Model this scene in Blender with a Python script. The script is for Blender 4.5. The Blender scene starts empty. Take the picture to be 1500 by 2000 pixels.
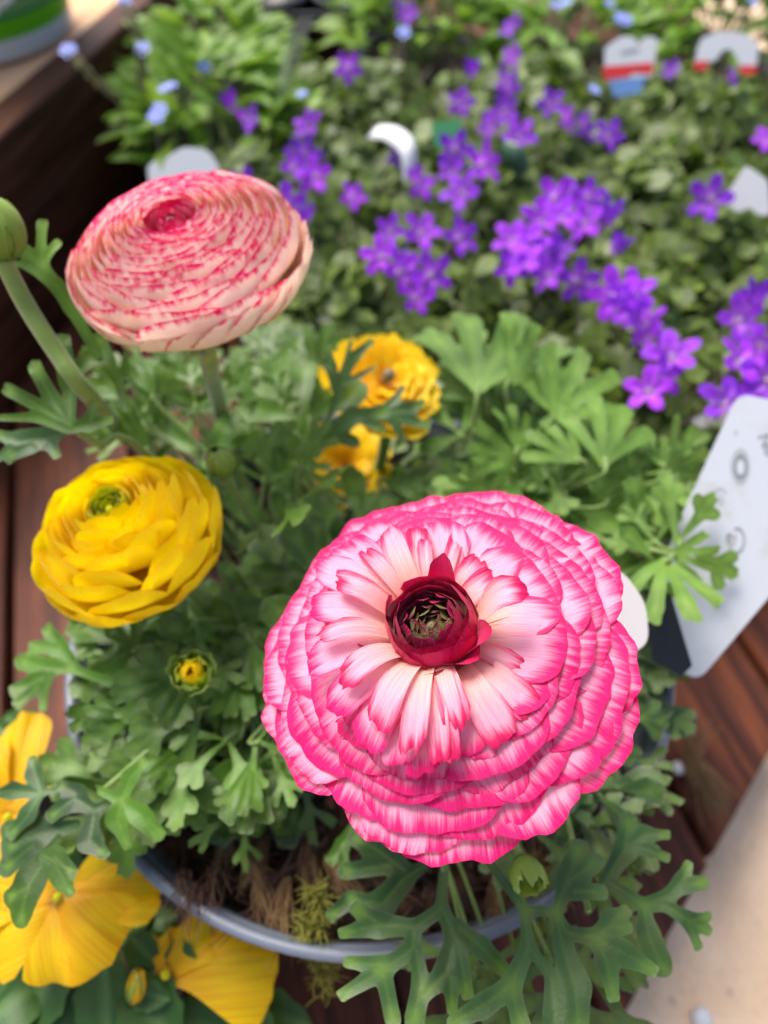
import bpy, math, random
import numpy as np
from mathutils import Vector, Matrix, Euler

# ------------------------------------------------------------------ camera, sky, sun
S = bpy.context.scene
COL = S.collection
RAD = math.radians
CM = 0.01                       # everything below is written in centimetres
CAMZ, PITCH, FPX = 36.0, 52.0, 1444.4

cd = bpy.data.cameras.new('camera')
cam = bpy.data.objects.new('camera', cd); COL.objects.link(cam)
cam.location = (0, 0, CAMZ * CM)
cam.rotation_euler = (RAD(90 - PITCH), 0, 0)
cd.sensor_fit = 'VERTICAL'; cd.sensor_height = 36; cd.sensor_width = 27; cd.lens = 26
cd.clip_start = 0.01; cd.clip_end = 200
cd.dof.use_dof = True; cd.dof.focus_distance = 0.152; cd.dof.aperture_fstop = 8.6
S.camera = cam

w = bpy.data.worlds.new('World'); S.world = w; w.use_nodes = True
wn = w.node_tree.nodes; wl = w.node_tree.links
sky = wn.new('ShaderNodeTexSky'); sky.sky_type = 'NISHITA'; sky.sun_disc = False
SUN_EL, SUN_AZ = 58, 320
sky.sun_elevation = RAD(SUN_EL); sky.sun_rotation = RAD(SUN_AZ); sky.air_density = 1.0; sky.dust_density = 4.0; sky.ozone_density = 0.6
wl.new(sky.outputs[0], wn['Background'].inputs[0]); wn['Background'].inputs[1].default_value = 0.14
sd = bpy.data.lights.new('sun', 'SUN'); sun = bpy.data.objects.new('sun', sd); COL.objects.link(sun)
sd.energy = 2.6; sd.angle = RAD(30); sd.color = (1, 0.955, 0.89)
_a = RAD(SUN_AZ)
_d = Vector((math.sin(_a) * math.cos(RAD(SUN_EL)), math.cos(_a) * math.cos(RAD(SUN_EL)), math.sin(RAD(SUN_EL))))
sun.rotation_euler = _d.to_track_quat('Z', 'Y').to_euler()
S.view_settings.view_transform = 'Standard'; S.view_settings.look = 'None'
S.view_settings.exposure = 0.6; S.view_settings.gamma = 1
S.cycles.max_bounces = 8; S.cycles.transparent_max_bounces = 12
S.cycles.use_denoising = True

rng = random.Random(11)
U = rng.uniform

# ------------------------------------------------------------------ points in the place
_FW = Vector((0, math.cos(RAD(PITCH)), -math.sin(RAD(PITCH))))
_UP = Vector((0, math.sin(RAD(PITCH)), math.cos(RAD(PITCH))))
CAMP = Vector((0, 0, CAMZ))
def ray(px, py): return _FW + Vector((1, 0, 0)) * ((px - 750) / FPX) - _UP * ((py - 1000) / FPX)
def atd(px, py, d): return CAMP + ray(px, py) * d
def atz(px, py, z):
    r = ray(px, py); return CAMP + r * ((z - CAMZ) / r.z)
def atp(px, py, P, N):
    r = ray(px, py); return CAMP + r * ((P - CAMP).dot(N) / r.dot(N))
def srgb(r, g, b):
    f = lambda c: (c / 255 / 12.92) if c / 255 <= 0.04045 else ((c / 255 + 0.055) / 1.055) ** 2.4
    return (f(r), f(g), f(b), 1)

# ------------------------------------------------------------------ objects
def tag(o, label=None, cat=None, group=None, kind=None):
    for k, v in (('label', label), ('category', cat), ('group', group), ('kind', kind)):
        if v: o[k] = v
    return o
def empty(name, loc=(0, 0, 0), parent=None, rot=None):
    o = bpy.data.objects.new(name, None); COL.objects.link(o); o.empty_display_size = 0.01
    o.location = Vector(loc) * CM
    if rot is not None: o.rotation_euler = rot
    if parent: o.parent = parent
    return o
def meshdata(name, verts, faces, mats, attrs=None, smooth=True, midx=None):
    me = bpy.data.meshes.new(name)
    me.from_pydata((np.asarray(verts, float) * CM).tolist(), [], [list(map(int, f)) for f in faces])
    for m in (mats if isinstance(mats, (list, tuple)) else [mats]): me.materials.append(m)
    if smooth: me.polygons.foreach_set('use_smooth', [True] * len(me.polygons))
    if midx is not None: me.polygons.foreach_set('material_index', list(map(int, midx)))
    for k, v in (attrs or {}).items():
        v = np.asarray(v, float)
        a = me.attributes.new(k, 'FLOAT_VECTOR' if v.ndim == 2 else 'FLOAT', 'POINT')
        a.data.foreach_set('vector' if v.ndim == 2 else 'value', v.ravel())
    me.update(); return me
def obj(name, me, parent=None, loc=(0, 0, 0), rot=None):
    o = bpy.data.objects.new(name, me); COL.objects.link(o)
    o.location = Vector(loc) * CM
    if rot is not None: o.rotation_euler = rot
    if parent: o.parent = parent
    return o
def mobj(name, verts, faces, mats, parent=None, origin=(0, 0, 0), **kw):
    v = np.asarray(verts, float) - np.asarray(origin, float)
    return obj(name, meshdata(name, v, faces, mats, **kw), parent, origin if parent is None else (0, 0, 0))

def spline(pts, n):
    P = [np.array(p, float) for p in pts]
    if len(P) == 2: return np.array([P[0] + (P[1] - P[0]) * t for t in np.linspace(0, 1, n)])
    P = [2 * P[0] - P[1]] + P + [2 * P[-1] - P[-2]]
    out = []; segs = len(P) - 3
    for t in np.linspace(0, segs - 1e-6, n):
        i = int(t); u = t - i; a, b, c, d = P[i:i + 4]
        out.append(0.5 * (2 * b + (c - a) * u + (2 * a - 5 * b + 4 * c - d) * u * u + (3 * b - a - 3 * c + d) * u ** 3))
    return np.array(out)
def tube(pts, radii, n=12, sides=8, cap=True):
    c = spline(pts, n); r = np.interp(np.linspace(0, 1, n), np.linspace(0, 1, len(radii)), radii)
    T = np.gradient(c, axis=0); T /= np.linalg.norm(T, axis=1)[:, None] + 1e-9
    ref = np.array([0.31, 0.2, 0.93]); V = []
    for i in range(n):
        a = np.cross(T[i], ref); a /= np.linalg.norm(a) + 1e-9; b = np.cross(T[i], a)
        for k in range(sides):
            t = 2 * math.pi * k / sides; V.append(c[i] + r[i] * (a * math.cos(t) + b * math.sin(t)))
    Fc = [(i * sides + k, i * sides + (k + 1) % sides, (i + 1) * sides + (k + 1) % sides, (i + 1) * sides + k)
          for i in range(n - 1) for k in range(sides)]
    if cap: Fc += [tuple(range(sides))[::-1], tuple((n - 1) * sides + k for k in range(sides))]
    return np.array(V), Fc
class Join:
    def __init__(s): s.V = []; s.F = []; s.M = []; s.n = 0; s.A = {}
    def add(s, V, F, m=0, **attrs):
        V = np.asarray(V, float); s.V.append(V); s.F += [tuple(int(i) + s.n for i in f) for f in F]; s.M += [m] * len(F)
        for k, v in attrs.items():
            v = np.asarray(v, float)
            if v.ndim == 0: v = np.full(len(V), float(v))
            s.A.setdefault(k, []).append(v)
        s.n += len(V); return s
    def mesh(s, name, mats, smooth=True):
        return meshdata(name, np.vstack(s.V), s.F, mats, {k: np.concatenate(v) for k, v in s.A.items()}, smooth, s.M)
def lathe(prof, n=64, c=(0, 0)):
    V = [(c[0] + r * math.cos(2 * math.pi * k / n), c[1] + r * math.sin(2 * math.pi * k / n), z) for r, z in prof for k in range(n)]
    Fc = [(i * n + k, i * n + (k + 1) % n, (i + 1) * n + (k + 1) % n, (i + 1) * n + k) for i in range(len(prof) - 1) for k in range(n)]
    return np.array(V), Fc
def frame(Y, Nh):
    """rotation whose local y runs along Y and whose z is as near Nh as it can be"""
    Y = Vector(Y).normalized(); N = Vector(Nh) - Y * Vector(Nh).dot(Y); N.normalize(); X = Y.cross(N)
    return np.array([list(X), list(Y), list(N)])        # rows: local axes in world

# ------------------------------------------------------------------ materials
class NT:
    def __init__(s, name):
        s.m = bpy.data.materials.new(name); s.m.use_nodes = True; s.t = s.m.node_tree; s.t.nodes.clear()
    def n(s, kind, ins=None, **props):
        nd = s.t.nodes.new('ShaderNode' + kind)
        for k, v in props.items(): setattr(nd, k, v)
        for k, v in (ins or {}).items():
            if isinstance(v, bpy.types.NodeSocket): s.t.links.new(v, nd.inputs[k])
            elif v is not None: nd.inputs[k].default_value = v
        return nd
    def math(s, op, a, b=0.0, c=0.0): return s.n('Math', {0: a, 1: b, 2: c}, operation=op).outputs[0]
    def attr(s, name, out=2): return s.n('Attribute', attribute_name=name).outputs[out]
    def mix(s, f, a, b, mode='MIX'):
        nd = s.n('Mix', {0: f, 6: a, 7: b}, data_type='RGBA', blend_type=mode); return nd.outputs[2]
    def ramp(s, f, stops, interp='LINEAR'):
        nd = s.n('ValToRGB', {0: f}); cr = nd.color_ramp; cr.interpolation = interp
        while len(cr.elements) < len(stops): cr.elements.new(0.5)
        for e, (p, c) in zip(cr.elements, stops): e.position = p; e.color = c
        return nd.outputs[0]
    def noise(s, vec, scale, detail=3, rough=0.5, dist=0.0):
        return s.n('TexNoise', {'Vector': vec, 'Scale': scale, 'Detail': detail, 'Roughness': rough, 'Distortion': dist}).outputs[0]
    def mr(s, v, a, b, c=0.0, d=1.0, kind='SMOOTHSTEP'):
        return s.n('MapRange', {0: v, 1: a, 2: b, 3: c, 4: d}, interpolation_type=kind).outputs[0]
    def objco(s): return s.n('TexCoord').outputs['Object']
    def vm(s, v, k): return s.n('VectorMath', {0: v, 1: k}, operation='MULTIPLY').outputs[0]
    def out(s, sh, disp=None):
        o = s.n('OutputMaterial', {'Surface': sh}); return s.m
def thin(t, col, rough=0.5, trans=0.3, bump=None, spec=0.4, bstr=0.3, tcol=None, sheen=0.0):
    nrm = t.n('Bump', {'Strength': bstr, 'Distance': 0.0004, 'Height': bump}).outputs[0] if bump is not None else None
    p = t.n('BsdfPrincipled', {'Base Color': col, 'Roughness': rough, 'Specular IOR Level': spec, 'Normal': nrm, 'Sheen Weight': sheen})
    tr = t.n('BsdfTranslucent', {'Color': tcol if tcol is not None else col, 'Normal': nrm})
    return t.out(t.n('MixShader', {0: trans, 1: p.outputs[0], 2: tr.outputs[0]}).outputs[0])

def petal_mat(name, base, mid, pale, hot, lo, hi, amp, amp2, sx=9.0, sy=1.0, blotch=1.2, trans=0.3, deep=None, mids=(0.0, 0.3, 0.7), under=None, vein=0.10, pvar=0.0):
    t = NT(name); puv = t.attr('puv', 1); edge = t.attr('edge'); al = t.attr('along')
    n1 = t.noise(t.vm(puv, (sx, sy, 1)), 1.0, 4, 0.65); n2 = t.noise(t.vm(puv, (blotch, blotch * 0.6, 1)), 1.0, 2)
    n3 = t.noise(t.vm(puv, (sx * 3.2, sy * 1.6, 1)), 1.0, 2, 0.6)
    e = t.math('ADD', edge, t.math('MULTIPLY', t.math('SUBTRACT', n1, 0.5), amp))
    e = t.math('ADD', e, t.math('MULTIPLY', t.math('SUBTRACT', n2, 0.5), amp2))
    if pvar: e = t.math('ADD', e, t.math('MULTIPLY', t.math('SUBTRACT', t.noise(t.vm(puv, (0, 0, 1.7)), 1.0, 1), 0.5), pvar))
    f = t.mr(e, hi, lo, 0.0, 1.0)
    c = t.ramp(al, [(mids[0], base), (mids[1], mid), (mids[2], pale)])
    if vein: c = t.mix(t.mr(n3, 0.45, 0.75, 0, vein * 3), c, hot)
    if under is not None:
        bf = t.n('NewGeometry').outputs['Backfacing']
        c = t.mix(t.math('SUBTRACT', 1.0, bf), c, under)
        f = t.math('MULTIPLY', f, t.math('SUBTRACT', 1.0, t.math('MULTIPLY', t.math('SUBTRACT', 1.0, bf), t.mr(edge, 0.12, 0.4, 0.0, 1.0))))
    c = t.mix(f, c, hot)
    if deep is not None:
        f2 = t.mr(t.math('ADD', edge, t.math('MULTIPLY', t.math('SUBTRACT', n1, 0.5), amp * 0.8)), lo * 0.9, 0.0, 0.0, 0.75)
        c = t.mix(f2, c, deep)
    b = t.math('ADD', n3, t.math('MULTIPLY', n1, 1.2))
    return thin(t, c, 0.5, trans, b, 0.35, 0.35, sheen=0.1)

PINK = petal_mat('pink_petal', srgb(225, 225, 140), srgb(254, 216, 198), srgb(252, 182, 210), srgb(234, 14, 120), 0.02, 0.47, 0.88, 0.45, 8.5, 0.6, deep=srgb(208, 0, 92), mids=(0.12, 0.35, 0.72), trans=0.36, pvar=0.9)
PINKIN = petal_mat('pale_pink_petal', srgb(225, 228, 130), srgb(252, 208, 178), srgb(250, 176, 198), srgb(222, 8, 98), 0.03, 0.40, 0.85, 0.3, 8.5, 0.6, deep=srgb(175, 0, 70), mids=(0.08, 0.3, 0.8), trans=0.32, vein=0.07, pvar=0.35)
CRIM = petal_mat('crimson_petal', srgb(190, 185, 80), srgb(235, 110, 150), srgb(226, 50, 115), srgb(205, 4, 84), 0.1, 0.9, 0.7, 0.4, 10, 0.9, deep=srgb(165, 0, 60), mids=(0.1, 0.3, 0.6), trans=0.2)
BURG = petal_mat('burgundy_petal', srgb(80, 90, 20), srgb(140, 20, 55), srgb(150, 8, 58), srgb(165, 0, 66), 0.03, 0.2, 0.2, 0.2, 10, 1, deep=srgb(190, 60, 110), mids=(0.1, 0.4, 0.8), trans=0.1)
SCALE = petal_mat('green_scale', srgb(50, 75, 15), srgb(100, 125, 38), srgb(120, 130, 52), srgb(120, 40, 62), 0.01, 0.09, 0.15, 0.3, 9, 2, deep=srgb(170, 140, 110), mids=(0.0, 0.4, 0.8), trans=0.08, blotch=4)
PICO = petal_mat('picotee_petal', srgb(255, 218, 130), srgb(255, 218, 158), srgb(255, 226, 222), srgb(236, 16, 116), -0.04, 0.21, 0.34, 0.42, 4.5, 1.6, blotch=5.5, pvar=0.25, mids=(0.2, 0.7, 0.96), under=srgb(255, 240, 226), trans=0.55, vein=0.03)
PICOUT = petal_mat('cream_outer_petal', srgb(250, 235, 190), srgb(255, 228, 195), srgb(255, 220, 215), srgb(236, 20, 105), -0.04, 0.10, 0.2, 0.5, 4.5, 1.6, blotch=2.6, mids=(0.2, 0.7, 0.96), under=srgb(252, 242, 220), trans=0.35, vein=0.0)
PICOIN = petal_mat('picotee_inner_petal', srgb(240, 120, 120), srgb(235, 70, 120), srgb(248, 170, 190), srgb(220, 10, 90), 0.03, 0.25, 0.4, 0.5, 5, 1.6, blotch=2.5, mids=(0.2, 0.6, 0.97), trans=0.25)
YELL = petal_mat('yellow_petal', srgb(255, 206, 0), srgb(255, 230, 0), srgb(255, 239, 0), srgb(255, 222, 0), 0.0, 0.3, 0.5, 0.6, 9, 0.5, mids=(0.1, 0.5, 0.9), trans=0.52, vein=0.12)
ORAN = petal_mat('golden_petal', srgb(240, 170, 0), srgb(255, 200, 0), srgb(255, 220, 0), srgb(255, 214, 0), 0.02, 0.3, 0.3, 0.5, 7, 0.8, mids=(0.1, 0.5, 0.9), trans=0.3, vein=0.0)
YGRN = petal_mat('green_yellow_petal', srgb(80, 120, 0), srgb(140, 165, 0), srgb(190, 195, 10), srgb(215, 210, 20), 0.02, 0.1, 0.1, 0.2, 7, 1, mids=(0.1, 0.5, 0.9), trans=0.25, vein=0.0)
PANSY = petal_mat('pansy_petal', srgb(90, 40, 0), srgb(246, 186, 0), srgb(255, 212, 0), srgb(240, 176, 0), -0.3, 0.2, 0.5, 0.5, 5, 0.2, mids=(0.0, 0.14, 0.5), trans=0.42, vein=0.5)
SEPAL = petal_mat('sepal_green', srgb(96, 130, 40), srgb(130, 165, 60), srgb(155, 186, 80), srgb(180, 200, 110), 0.01, 0.08, 0.1, 0.3, 6, 1, mids=(0.1, 0.5, 0.9), trans=0.25, vein=0.0)

def bell_mat():
    t = NT('violet_petal'); al = t.attr('along'); puv = t.attr('puv', 1)
    n = t.noise(t.vm(puv, (9, 2, 1)), 1.0, 3)
    c = t.ramp(t.math('ADD', al, t.math('MULTIPLY', t.math('SUBTRACT', n, 0.5), 0.25)),
               [(0.08, srgb(240, 215, 240)), (0.25, srgb(200, 115, 245)), (0.6, srgb(168, 62, 238)), (1.0, srgb(146, 50, 226))])
    h = t.n('HueSaturation', {'Hue': t.mr(t.n('ObjectInfo').outputs['Random'], 0, 1, 0.485, 0.52, 'LINEAR'), 'Saturation': 1.0,
                              'Value': t.mr(t.n('ObjectInfo').outputs['Random'], 0, 1, 0.75, 1.2, 'LINEAR'), 'Color': c}).outputs[0]
    return thin(t, h, 0.55, 0.35, n, 0.3, 0.2)
BELL = bell_mat()

def leaf_mat(name, dark, light, vein, gloss=0.42, trans=0.28, tip=None, attrcol=False):
    t = NT(name); co = t.vm(t.objco(), (100, 100, 100))
    n = t.noise(co, 0.7, 3); n2 = t.noise(co, 11.0, 4, 0.65); n4 = t.n('TexVoronoi', {'Vector': co, 'Scale': 7.0}).outputs[0]
    r = t.attr('rnd') if attrcol else t.n('ObjectInfo').outputs['Random']
    c = t.mix(t.math('ADD', t.math('MULTIPLY', n, 0.6), t.math('MULTIPLY', r, 0.45)), dark, light)
    c = t.mix(t.math('MULTIPLY', t.mr(n2, 0.35, 0.75), 0.22), c, light); c = t.mix(t.mr(n4, 0.12, 0.02, 0, 0.22), c, vein if vein is not None else light); c = t.mix(t.math('MULTIPLY', t.mr(n, 0.6, 0.35), 0.5), c, dark)
    if vein is not None: c = t.mix(t.math('MULTIPLY', t.attr('vein'), 0.55), c, vein)
    if tip is not None: c = t.mix(t.attr('tip'), c, tip)
    bf = t.n('NewGeometry').outputs['Backfacing']
    c2 = t.mix(t.math('MULTIPLY', bf, 0.35), c, vein if vein is not None else light)
    tc = t.mix(0.5, c2, srgb(150, 190, 40))
    return thin(t, c2, gloss, trans, t.math('ADD', n2, t.math('MULTIPLY', n, 0.5)), 0.45, 0.35, tcol=tc)
L_FRONT = leaf_mat('blue_green_leaf', srgb(18, 46, 16), srgb(72, 112, 58), srgb(124, 160, 66), tip=srgb(210, 205, 170), trans=0.2)
L_MID = leaf_mat('mid_green_leaf', srgb(20, 54, 4), srgb(98, 146, 42), srgb(134, 168, 74), tip=srgb(190, 190, 150))
L_PALE = leaf_mat('pale_green_leaf', srgb(46, 86, 22), srgb(118, 160, 62), srgb(150, 180, 84), gloss=0.6, tip=srgb(170, 190, 130))
L_LIME = leaf_mat('lime_green_leaf', srgb(66, 112, 8), srgb(148, 188, 62), srgb(170, 200, 90), gloss=0.4, trans=0.35)
L_BELL = leaf_mat('small_round_leaf', srgb(20, 40, 8), srgb(140, 166, 66), None, gloss=0.45, trans=0.2, attrcol=True)
L_PANSY = leaf_mat('dark_green_leaf', srgb(38, 78, 28), srgb(76, 120, 52), srgb(110, 150, 80), gloss=0.45)

def simple(name, col, rough=0.5, spec=0.5, **kw):
    t = NT(name); return t.out(t.n('BsdfPrincipled', {'Base Color': col, 'Roughness': rough, 'Specular IOR Level': spec, **kw}).outputs[0])
def stem_mat(name, a, b):
    t = NT(name); co = t.vm(t.objco(), (100, 100, 100)); n = t.noise(co, 1.2, 4); n2 = t.noise(t.vm(co, (1, 1, 0.2)), 14, 3)
    c = t.mix(n, a, b); bmp = t.n('Bump', {'Strength': 0.4, 'Distance': 0.0004, 'Height': n2}).outputs[0]
    return t.out(t.n('BsdfPrincipled', {'Base Color': c, 'Roughness': 0.5, 'Subsurface Weight': 0.0, 'Normal': bmp, 'Sheen Weight': 0.35}).outputs[0])
STEM = stem_mat('green_stem', srgb(84, 118, 36), srgb(132, 158, 72))
STEMD = stem_mat('thin_olive_stem', srgb(70, 84, 40), srgb(128, 110, 70))
PURPB = simple('pale_purple_bud', srgb(150, 110, 150), 0.6)

def wood_mat(name, a, b, c3, ang, grain=1.0, bright=1.0):
    t = NT(name); co = t.vm(t.objco(), (100, 100, 100))
    rot = t.n('VectorRotate', {'Vector': co, 'Angle': ang}, rotation_type='Z_AXIS').outputs[0]
    rnd = t.n('ObjectInfo').outputs['Random']
    off = t.n('CombineXYZ', {0: t.math('MULTIPLY', rnd, 37.0), 1: t.math('MULTIPLY', rnd, 91.0), 2: 0.0}).outputs[0]
    v = t.n('VectorMath', {0: rot, 1: off}, operation='ADD').outputs[0]
    n1 = t.noise(t.vm(v, (1.3 * grain, 0.09, 1.3)), 1.0, 5, 0.6, 0.4); n2 = t.noise(t.vm(v, (7 * grain, 0.25, 7)), 1.0, 4, 0.6)
    n3 = t.noise(t.vm(v, (0.35, 0.12, 0.35)), 1.0, 3)
    col = t.ramp(t.mr(n1, 0.25, 0.75, 0, 1, 'LINEAR'), [(0.0, a), (0.5, b), (1.0, c3)])
    col = t.mix(t.math('MULTIPLY', t.mr(n2, 0.5, 0.72), 0.45), col, a)
    col = t.mix(t.math('MULTIPLY', t.mr(n3, 0.45, 0.7), 0.35), col, c3)
    bmp = t.n('Bump', {'Strength': 0.4, 'Distance': 0.0012, 'Height': t.math('ADD', n1, t.math('MULTIPLY', n2, 0.5))}).outputs[0]
    return t.out(t.n('BsdfPrincipled', {'Base Color': col, 'Roughness': 0.55, 'Specular IOR Level': 0.2, 'Normal': bmp}).outputs[0])
WOOD = wood_mat('red_brown_decking', srgb(48, 24, 18), srgb(88, 48, 35), srgb(142, 78, 48), RAD(-16.7))
WOODW = wood_mat('dark_stained_board', srgb(52, 30, 20), srgb(82, 48, 32), srgb(112, 72, 52), RAD(12))
WOODL = wood_mat('light_orange_board', srgb(215, 160, 110), srgb(240, 186, 140), srgb(250, 205, 165), RAD(12))

def stone_mat():
    t = NT('beige_paving'); co = t.vm(t.objco(), (100, 100, 100))
    n1 = t.noise(co, 0.25, 5, 0.6); n2 = t.noise(co, 2.4, 4, 0.6); v = t.n('TexVoronoi', {'Vector': co, 'Scale': 0.55}).outputs[0]
    c = t.ramp(n1, [(0.3, srgb(226, 190, 152)), (0.55, srgb(242, 208, 172)), (0.75, srgb(250, 222, 190))])
    c = t.mix(t.math('MULTIPLY', t.mr(n2, 0.5, 0.75), 0.3), c, srgb(176, 152, 130))
    c = t.mix(t.mr(v, 0.16, 0.05, 0, 0.4), c, srgb(120, 110, 100))
    bmp = t.n('Bump', {'Strength': 0.3, 'Distance': 0.002, 'Height': n2}).outputs[0]
    return t.out(t.n('BsdfPrincipled', {'Base Color': c, 'Roughness': 0.75, 'Normal': bmp}).outputs[0])
STONE = stone_mat()
def soil_mat():
    t = NT('peat_soil'); co = t.vm(t.objco(), (100, 100, 100)); n = t.noise(co, 1.6, 6, 0.7)
    c = t.ramp(n, [(0.3, srgb(20, 12, 8)), (0.5, srgb(48, 30, 20)), (0.72, srgb(96, 66, 44))])
    bmp = t.n('Bump', {'Strength': 0.9, 'Distance': 0.004, 'Height': n}).outputs[0]
    return t.out(t.n('BsdfPrincipled', {'Base Color': c, 'Roughness': 0.9, 'Normal': bmp}).outputs[0])
SOIL = soil_mat()
GREY = simple('grey_plastic', srgb(128, 136, 150), 0.38)
BLACK = simple('black_plastic', srgb(22, 23, 26), 0.4)
WHITE = simple('white_plastic', srgb(206, 209, 215), 0.35)
WHITER = simple('bright_white_plastic', srgb(232, 232, 232), 0.35)
RED = simple('red_print', srgb(235, 60, 60), 0.4)
INK = simple('grey_ink', srgb(120, 126, 128), 0.5)
INKL = simple('faded_grey_ink', srgb(160, 160, 158), 0.5)
GBAND = simple('green_print', srgb(84, 160, 18), 0.4)
GDARK = simple('dark_green_print', srgb(30, 105, 70), 0.4)
YDOT = simple('yellow_orange_print', srgb(240, 165, 40), 0.5)
BLUEP = simple('blue_print', srgb(120, 160, 215), 0.4)
DAISYW = simple('daisy_white_print', srgb(225, 230, 232), 0.5)
BLUEF = simple('sky_blue_petal', srgb(150, 165, 240), 0.5)
BLUEC = simple('pale_blue_centre', srgb(215, 215, 245), 0.5)
FIB = simple('dry_brown_root', srgb(88, 60, 42), 0.8)
FIBL = simple('dry_straw_root', srgb(138, 108, 72), 0.8)
FIBD = simple('dark_brown_root', srgb(64, 42, 32), 0.85)
MOSS = simple('olive_moss', srgb(130, 128, 44), 0.8)
CORE = stem_mat('brown_core', srgb(70, 55, 30), srgb(150, 130, 80))
def grimy(name, col, dirt):
    t = NT(name); co = t.vm(t.objco(), (100, 100, 100)); n = t.noise(co, 0.9, 5, 0.65); n2 = t.noise(co, 5.0, 4, 0.7)
    c = t.mix(t.math('MULTIPLY', t.mr(n, 0.5, 0.8), 0.45), col, dirt); c = t.mix(t.math('MULTIPLY', t.mr(n2, 0.62, 0.75), 0.35), c, dirt)
    bmp = t.n('Bump', {'Strength': 0.15, 'Distance': 0.001, 'Height': n}).outputs[0]
    return t.out(t.n('BsdfPrincipled', {'Base Color': c, 'Roughness': t.mr(n, 0.3, 0.7, 0.3, 0.5), 'Normal': bmp}).outputs[0])
WHITE = grimy('grimy_pale_plastic', srgb(186, 190, 198), srgb(158, 154, 146))
GREY = grimy('scuffed_grey_plastic', srgb(104, 112, 126), srgb(74, 68, 62))
def clear_mat():
    t = NT('clear_plastic'); tr = t.n('BsdfTransparent', {'Color': (0.92, 0.93, 0.93, 1)}); p = t.n('BsdfPrincipled', {'Base Color': srgb(190, 190, 190), 'Roughness': 0.2})
    return t.out(t.n('MixShader', {0: 0.35, 1: tr.outputs[0], 2: p.outputs[0]}).outputs[0])
CLEAR = clear_mat()

# ------------------------------------------------------------------ setting: paving, deck
g = mobj('paving', [(-3000, -3000, -4.6), (3000, -3000, -4.6), (3000, 3000, -4.6), (-3000, 3000, -4.6)], [(0, 1, 2, 3)], STONE, smooth=False)
tag(g, 'pale beige stone paving beyond the edge of the decking', kind='structure')
DD = Vector((-0.288, 0.958, 0)).normalized(); DX = Vector((DD.y, -DD.x, 0))
EP = Vector((9.45, 2.1, 0)); ED = Vector((9.35, 10.8, 0)).normalized()
deck = empty('deck', (0, 40, 0)); tag(deck, 'red brown wooden decking boards under the flower pots', kind='structure')
def cut(s):      # where the board line at offset s meets the cut front edge
    A = DX * s; det = DD.x * -ED.y + ED.x * DD.y; r = EP - A
    return max((r.x * -ED.y + ED.x * r.y) / det, -34 )
PW, GAPW = 7.2, 0.45
for i in range(-9, 9):
    s0 = i * (PW + GAPW) + 1.5
    xs = [0, .12, 1.0, PW - 1.0, PW - .12, PW]; zt = [-.22, 0, 0, 0, 0, -.22]
    nl = 10; V = []; L1 = 118
    hgt = U(-.06, .06)
    for j in range(nl + 1):
        for x, z in zip(xs, zt):
            a = cut(s0 + x); d = a + (L1 - a) * j / nl
            p = DX * (s0 + x) + DD * d; V.append((p.x, p.y, z + hgt))
    k = len(xs); top = len(V)
    V += [(x, y, z - 2.2) for x, y, z in V]
    Fq = [(j * k + m, j * k + m + 1, (j + 1) * k + m + 1, (j + 1) * k + m) for j in range(nl) for m in range(k - 1)]
    Fq += [(m, top + m, top + m + 1, m + 1) for m in range(k - 1)]
    Fq += [(j * k, (j + 1) * k, top + (j + 1) * k, top + j * k) for j in range(nl)]
    Fq += [(j * k + k - 1, top + j * k + k - 1, top + (j + 1) * k + k - 1, (j + 1) * k + k - 1) for j in range(nl)]
    mobj('deck_plank', np.array(V) - np.array([0, 40, 0]), Fq, WOOD, deck, smooth=False)
V = []
bj = mobj('deck_joist', [(p.x, p.y - 40, z) for z in (-4.58, -2.35) for p in (EP + ED * -60 + DX * -2.5 + DD * 2.5, EP + ED * 95 + DD * 2.5, EP + ED * 95 + DD * 7, EP + ED * -60 + DD * 7)],
          [(0, 1, 5, 4), (1, 2, 6, 5), (2, 3, 7, 6), (3, 0, 4, 7), (4, 5, 6, 7)], WOODW, deck, smooth=False)

# side wall of the wooden crate on the left
WA = Vector((-24.1, 47.4, 0)); WD = (Vector((-19.4, 70.5, 0)) - WA).normalized(); WN = Vector((WD.y, -WD.x, 0))
crate = empty('wooden_crate', tuple(WA)); tag(crate, 'dark stained wooden crate with pale orange shelf, holding the daisy printed pot', 'crate')
def boxalong(name, s0, s1, n0, n1, z0, z1, mat, parent, bev=0.12):
    P = lambda s, n, z: (WD * s + WN * n + Vector((0, 0, z)))
    V = [P(s, n, z) for s in (s0, s1) for (n, z) in ((n0, z0), (n1, z0), (n1, z1 - bev), (n1 - bev, z1), (n0 + bev, z1), (n0, z1 - bev))]
    Fq = [(i, (i + 1) % 6, 6 + (i + 1) % 6, 6 + i) for i in range(6)] + [tuple(range(6))[::-1], tuple(range(6, 12))]
    return mobj(name, [tuple(v) for v in V], Fq, mat, parent, smooth=False)
for z0 in (0.12, 4.6, 9.1): boxalong('side_board', -60, 60, -1.6, 0, z0, z0 + 4.3, WOODW, crate)
boxalong('top_rail', -60, 60, -2.5, 0.15, 13.45, 14.0, WOODW, crate)
for i in range(4): boxalong('shelf_board', -60, 60, -2.55 - 7.2 * (i + 1), -2.6 - 7.2 * i, 12.9, 13.8 - .05 * (i % 2), WOODL, crate)
for s in (-55, 0, 55): boxalong('shelf_support', s, s + 3, -20, -17, 0.1, 12.88, WOODW, crate)

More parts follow.
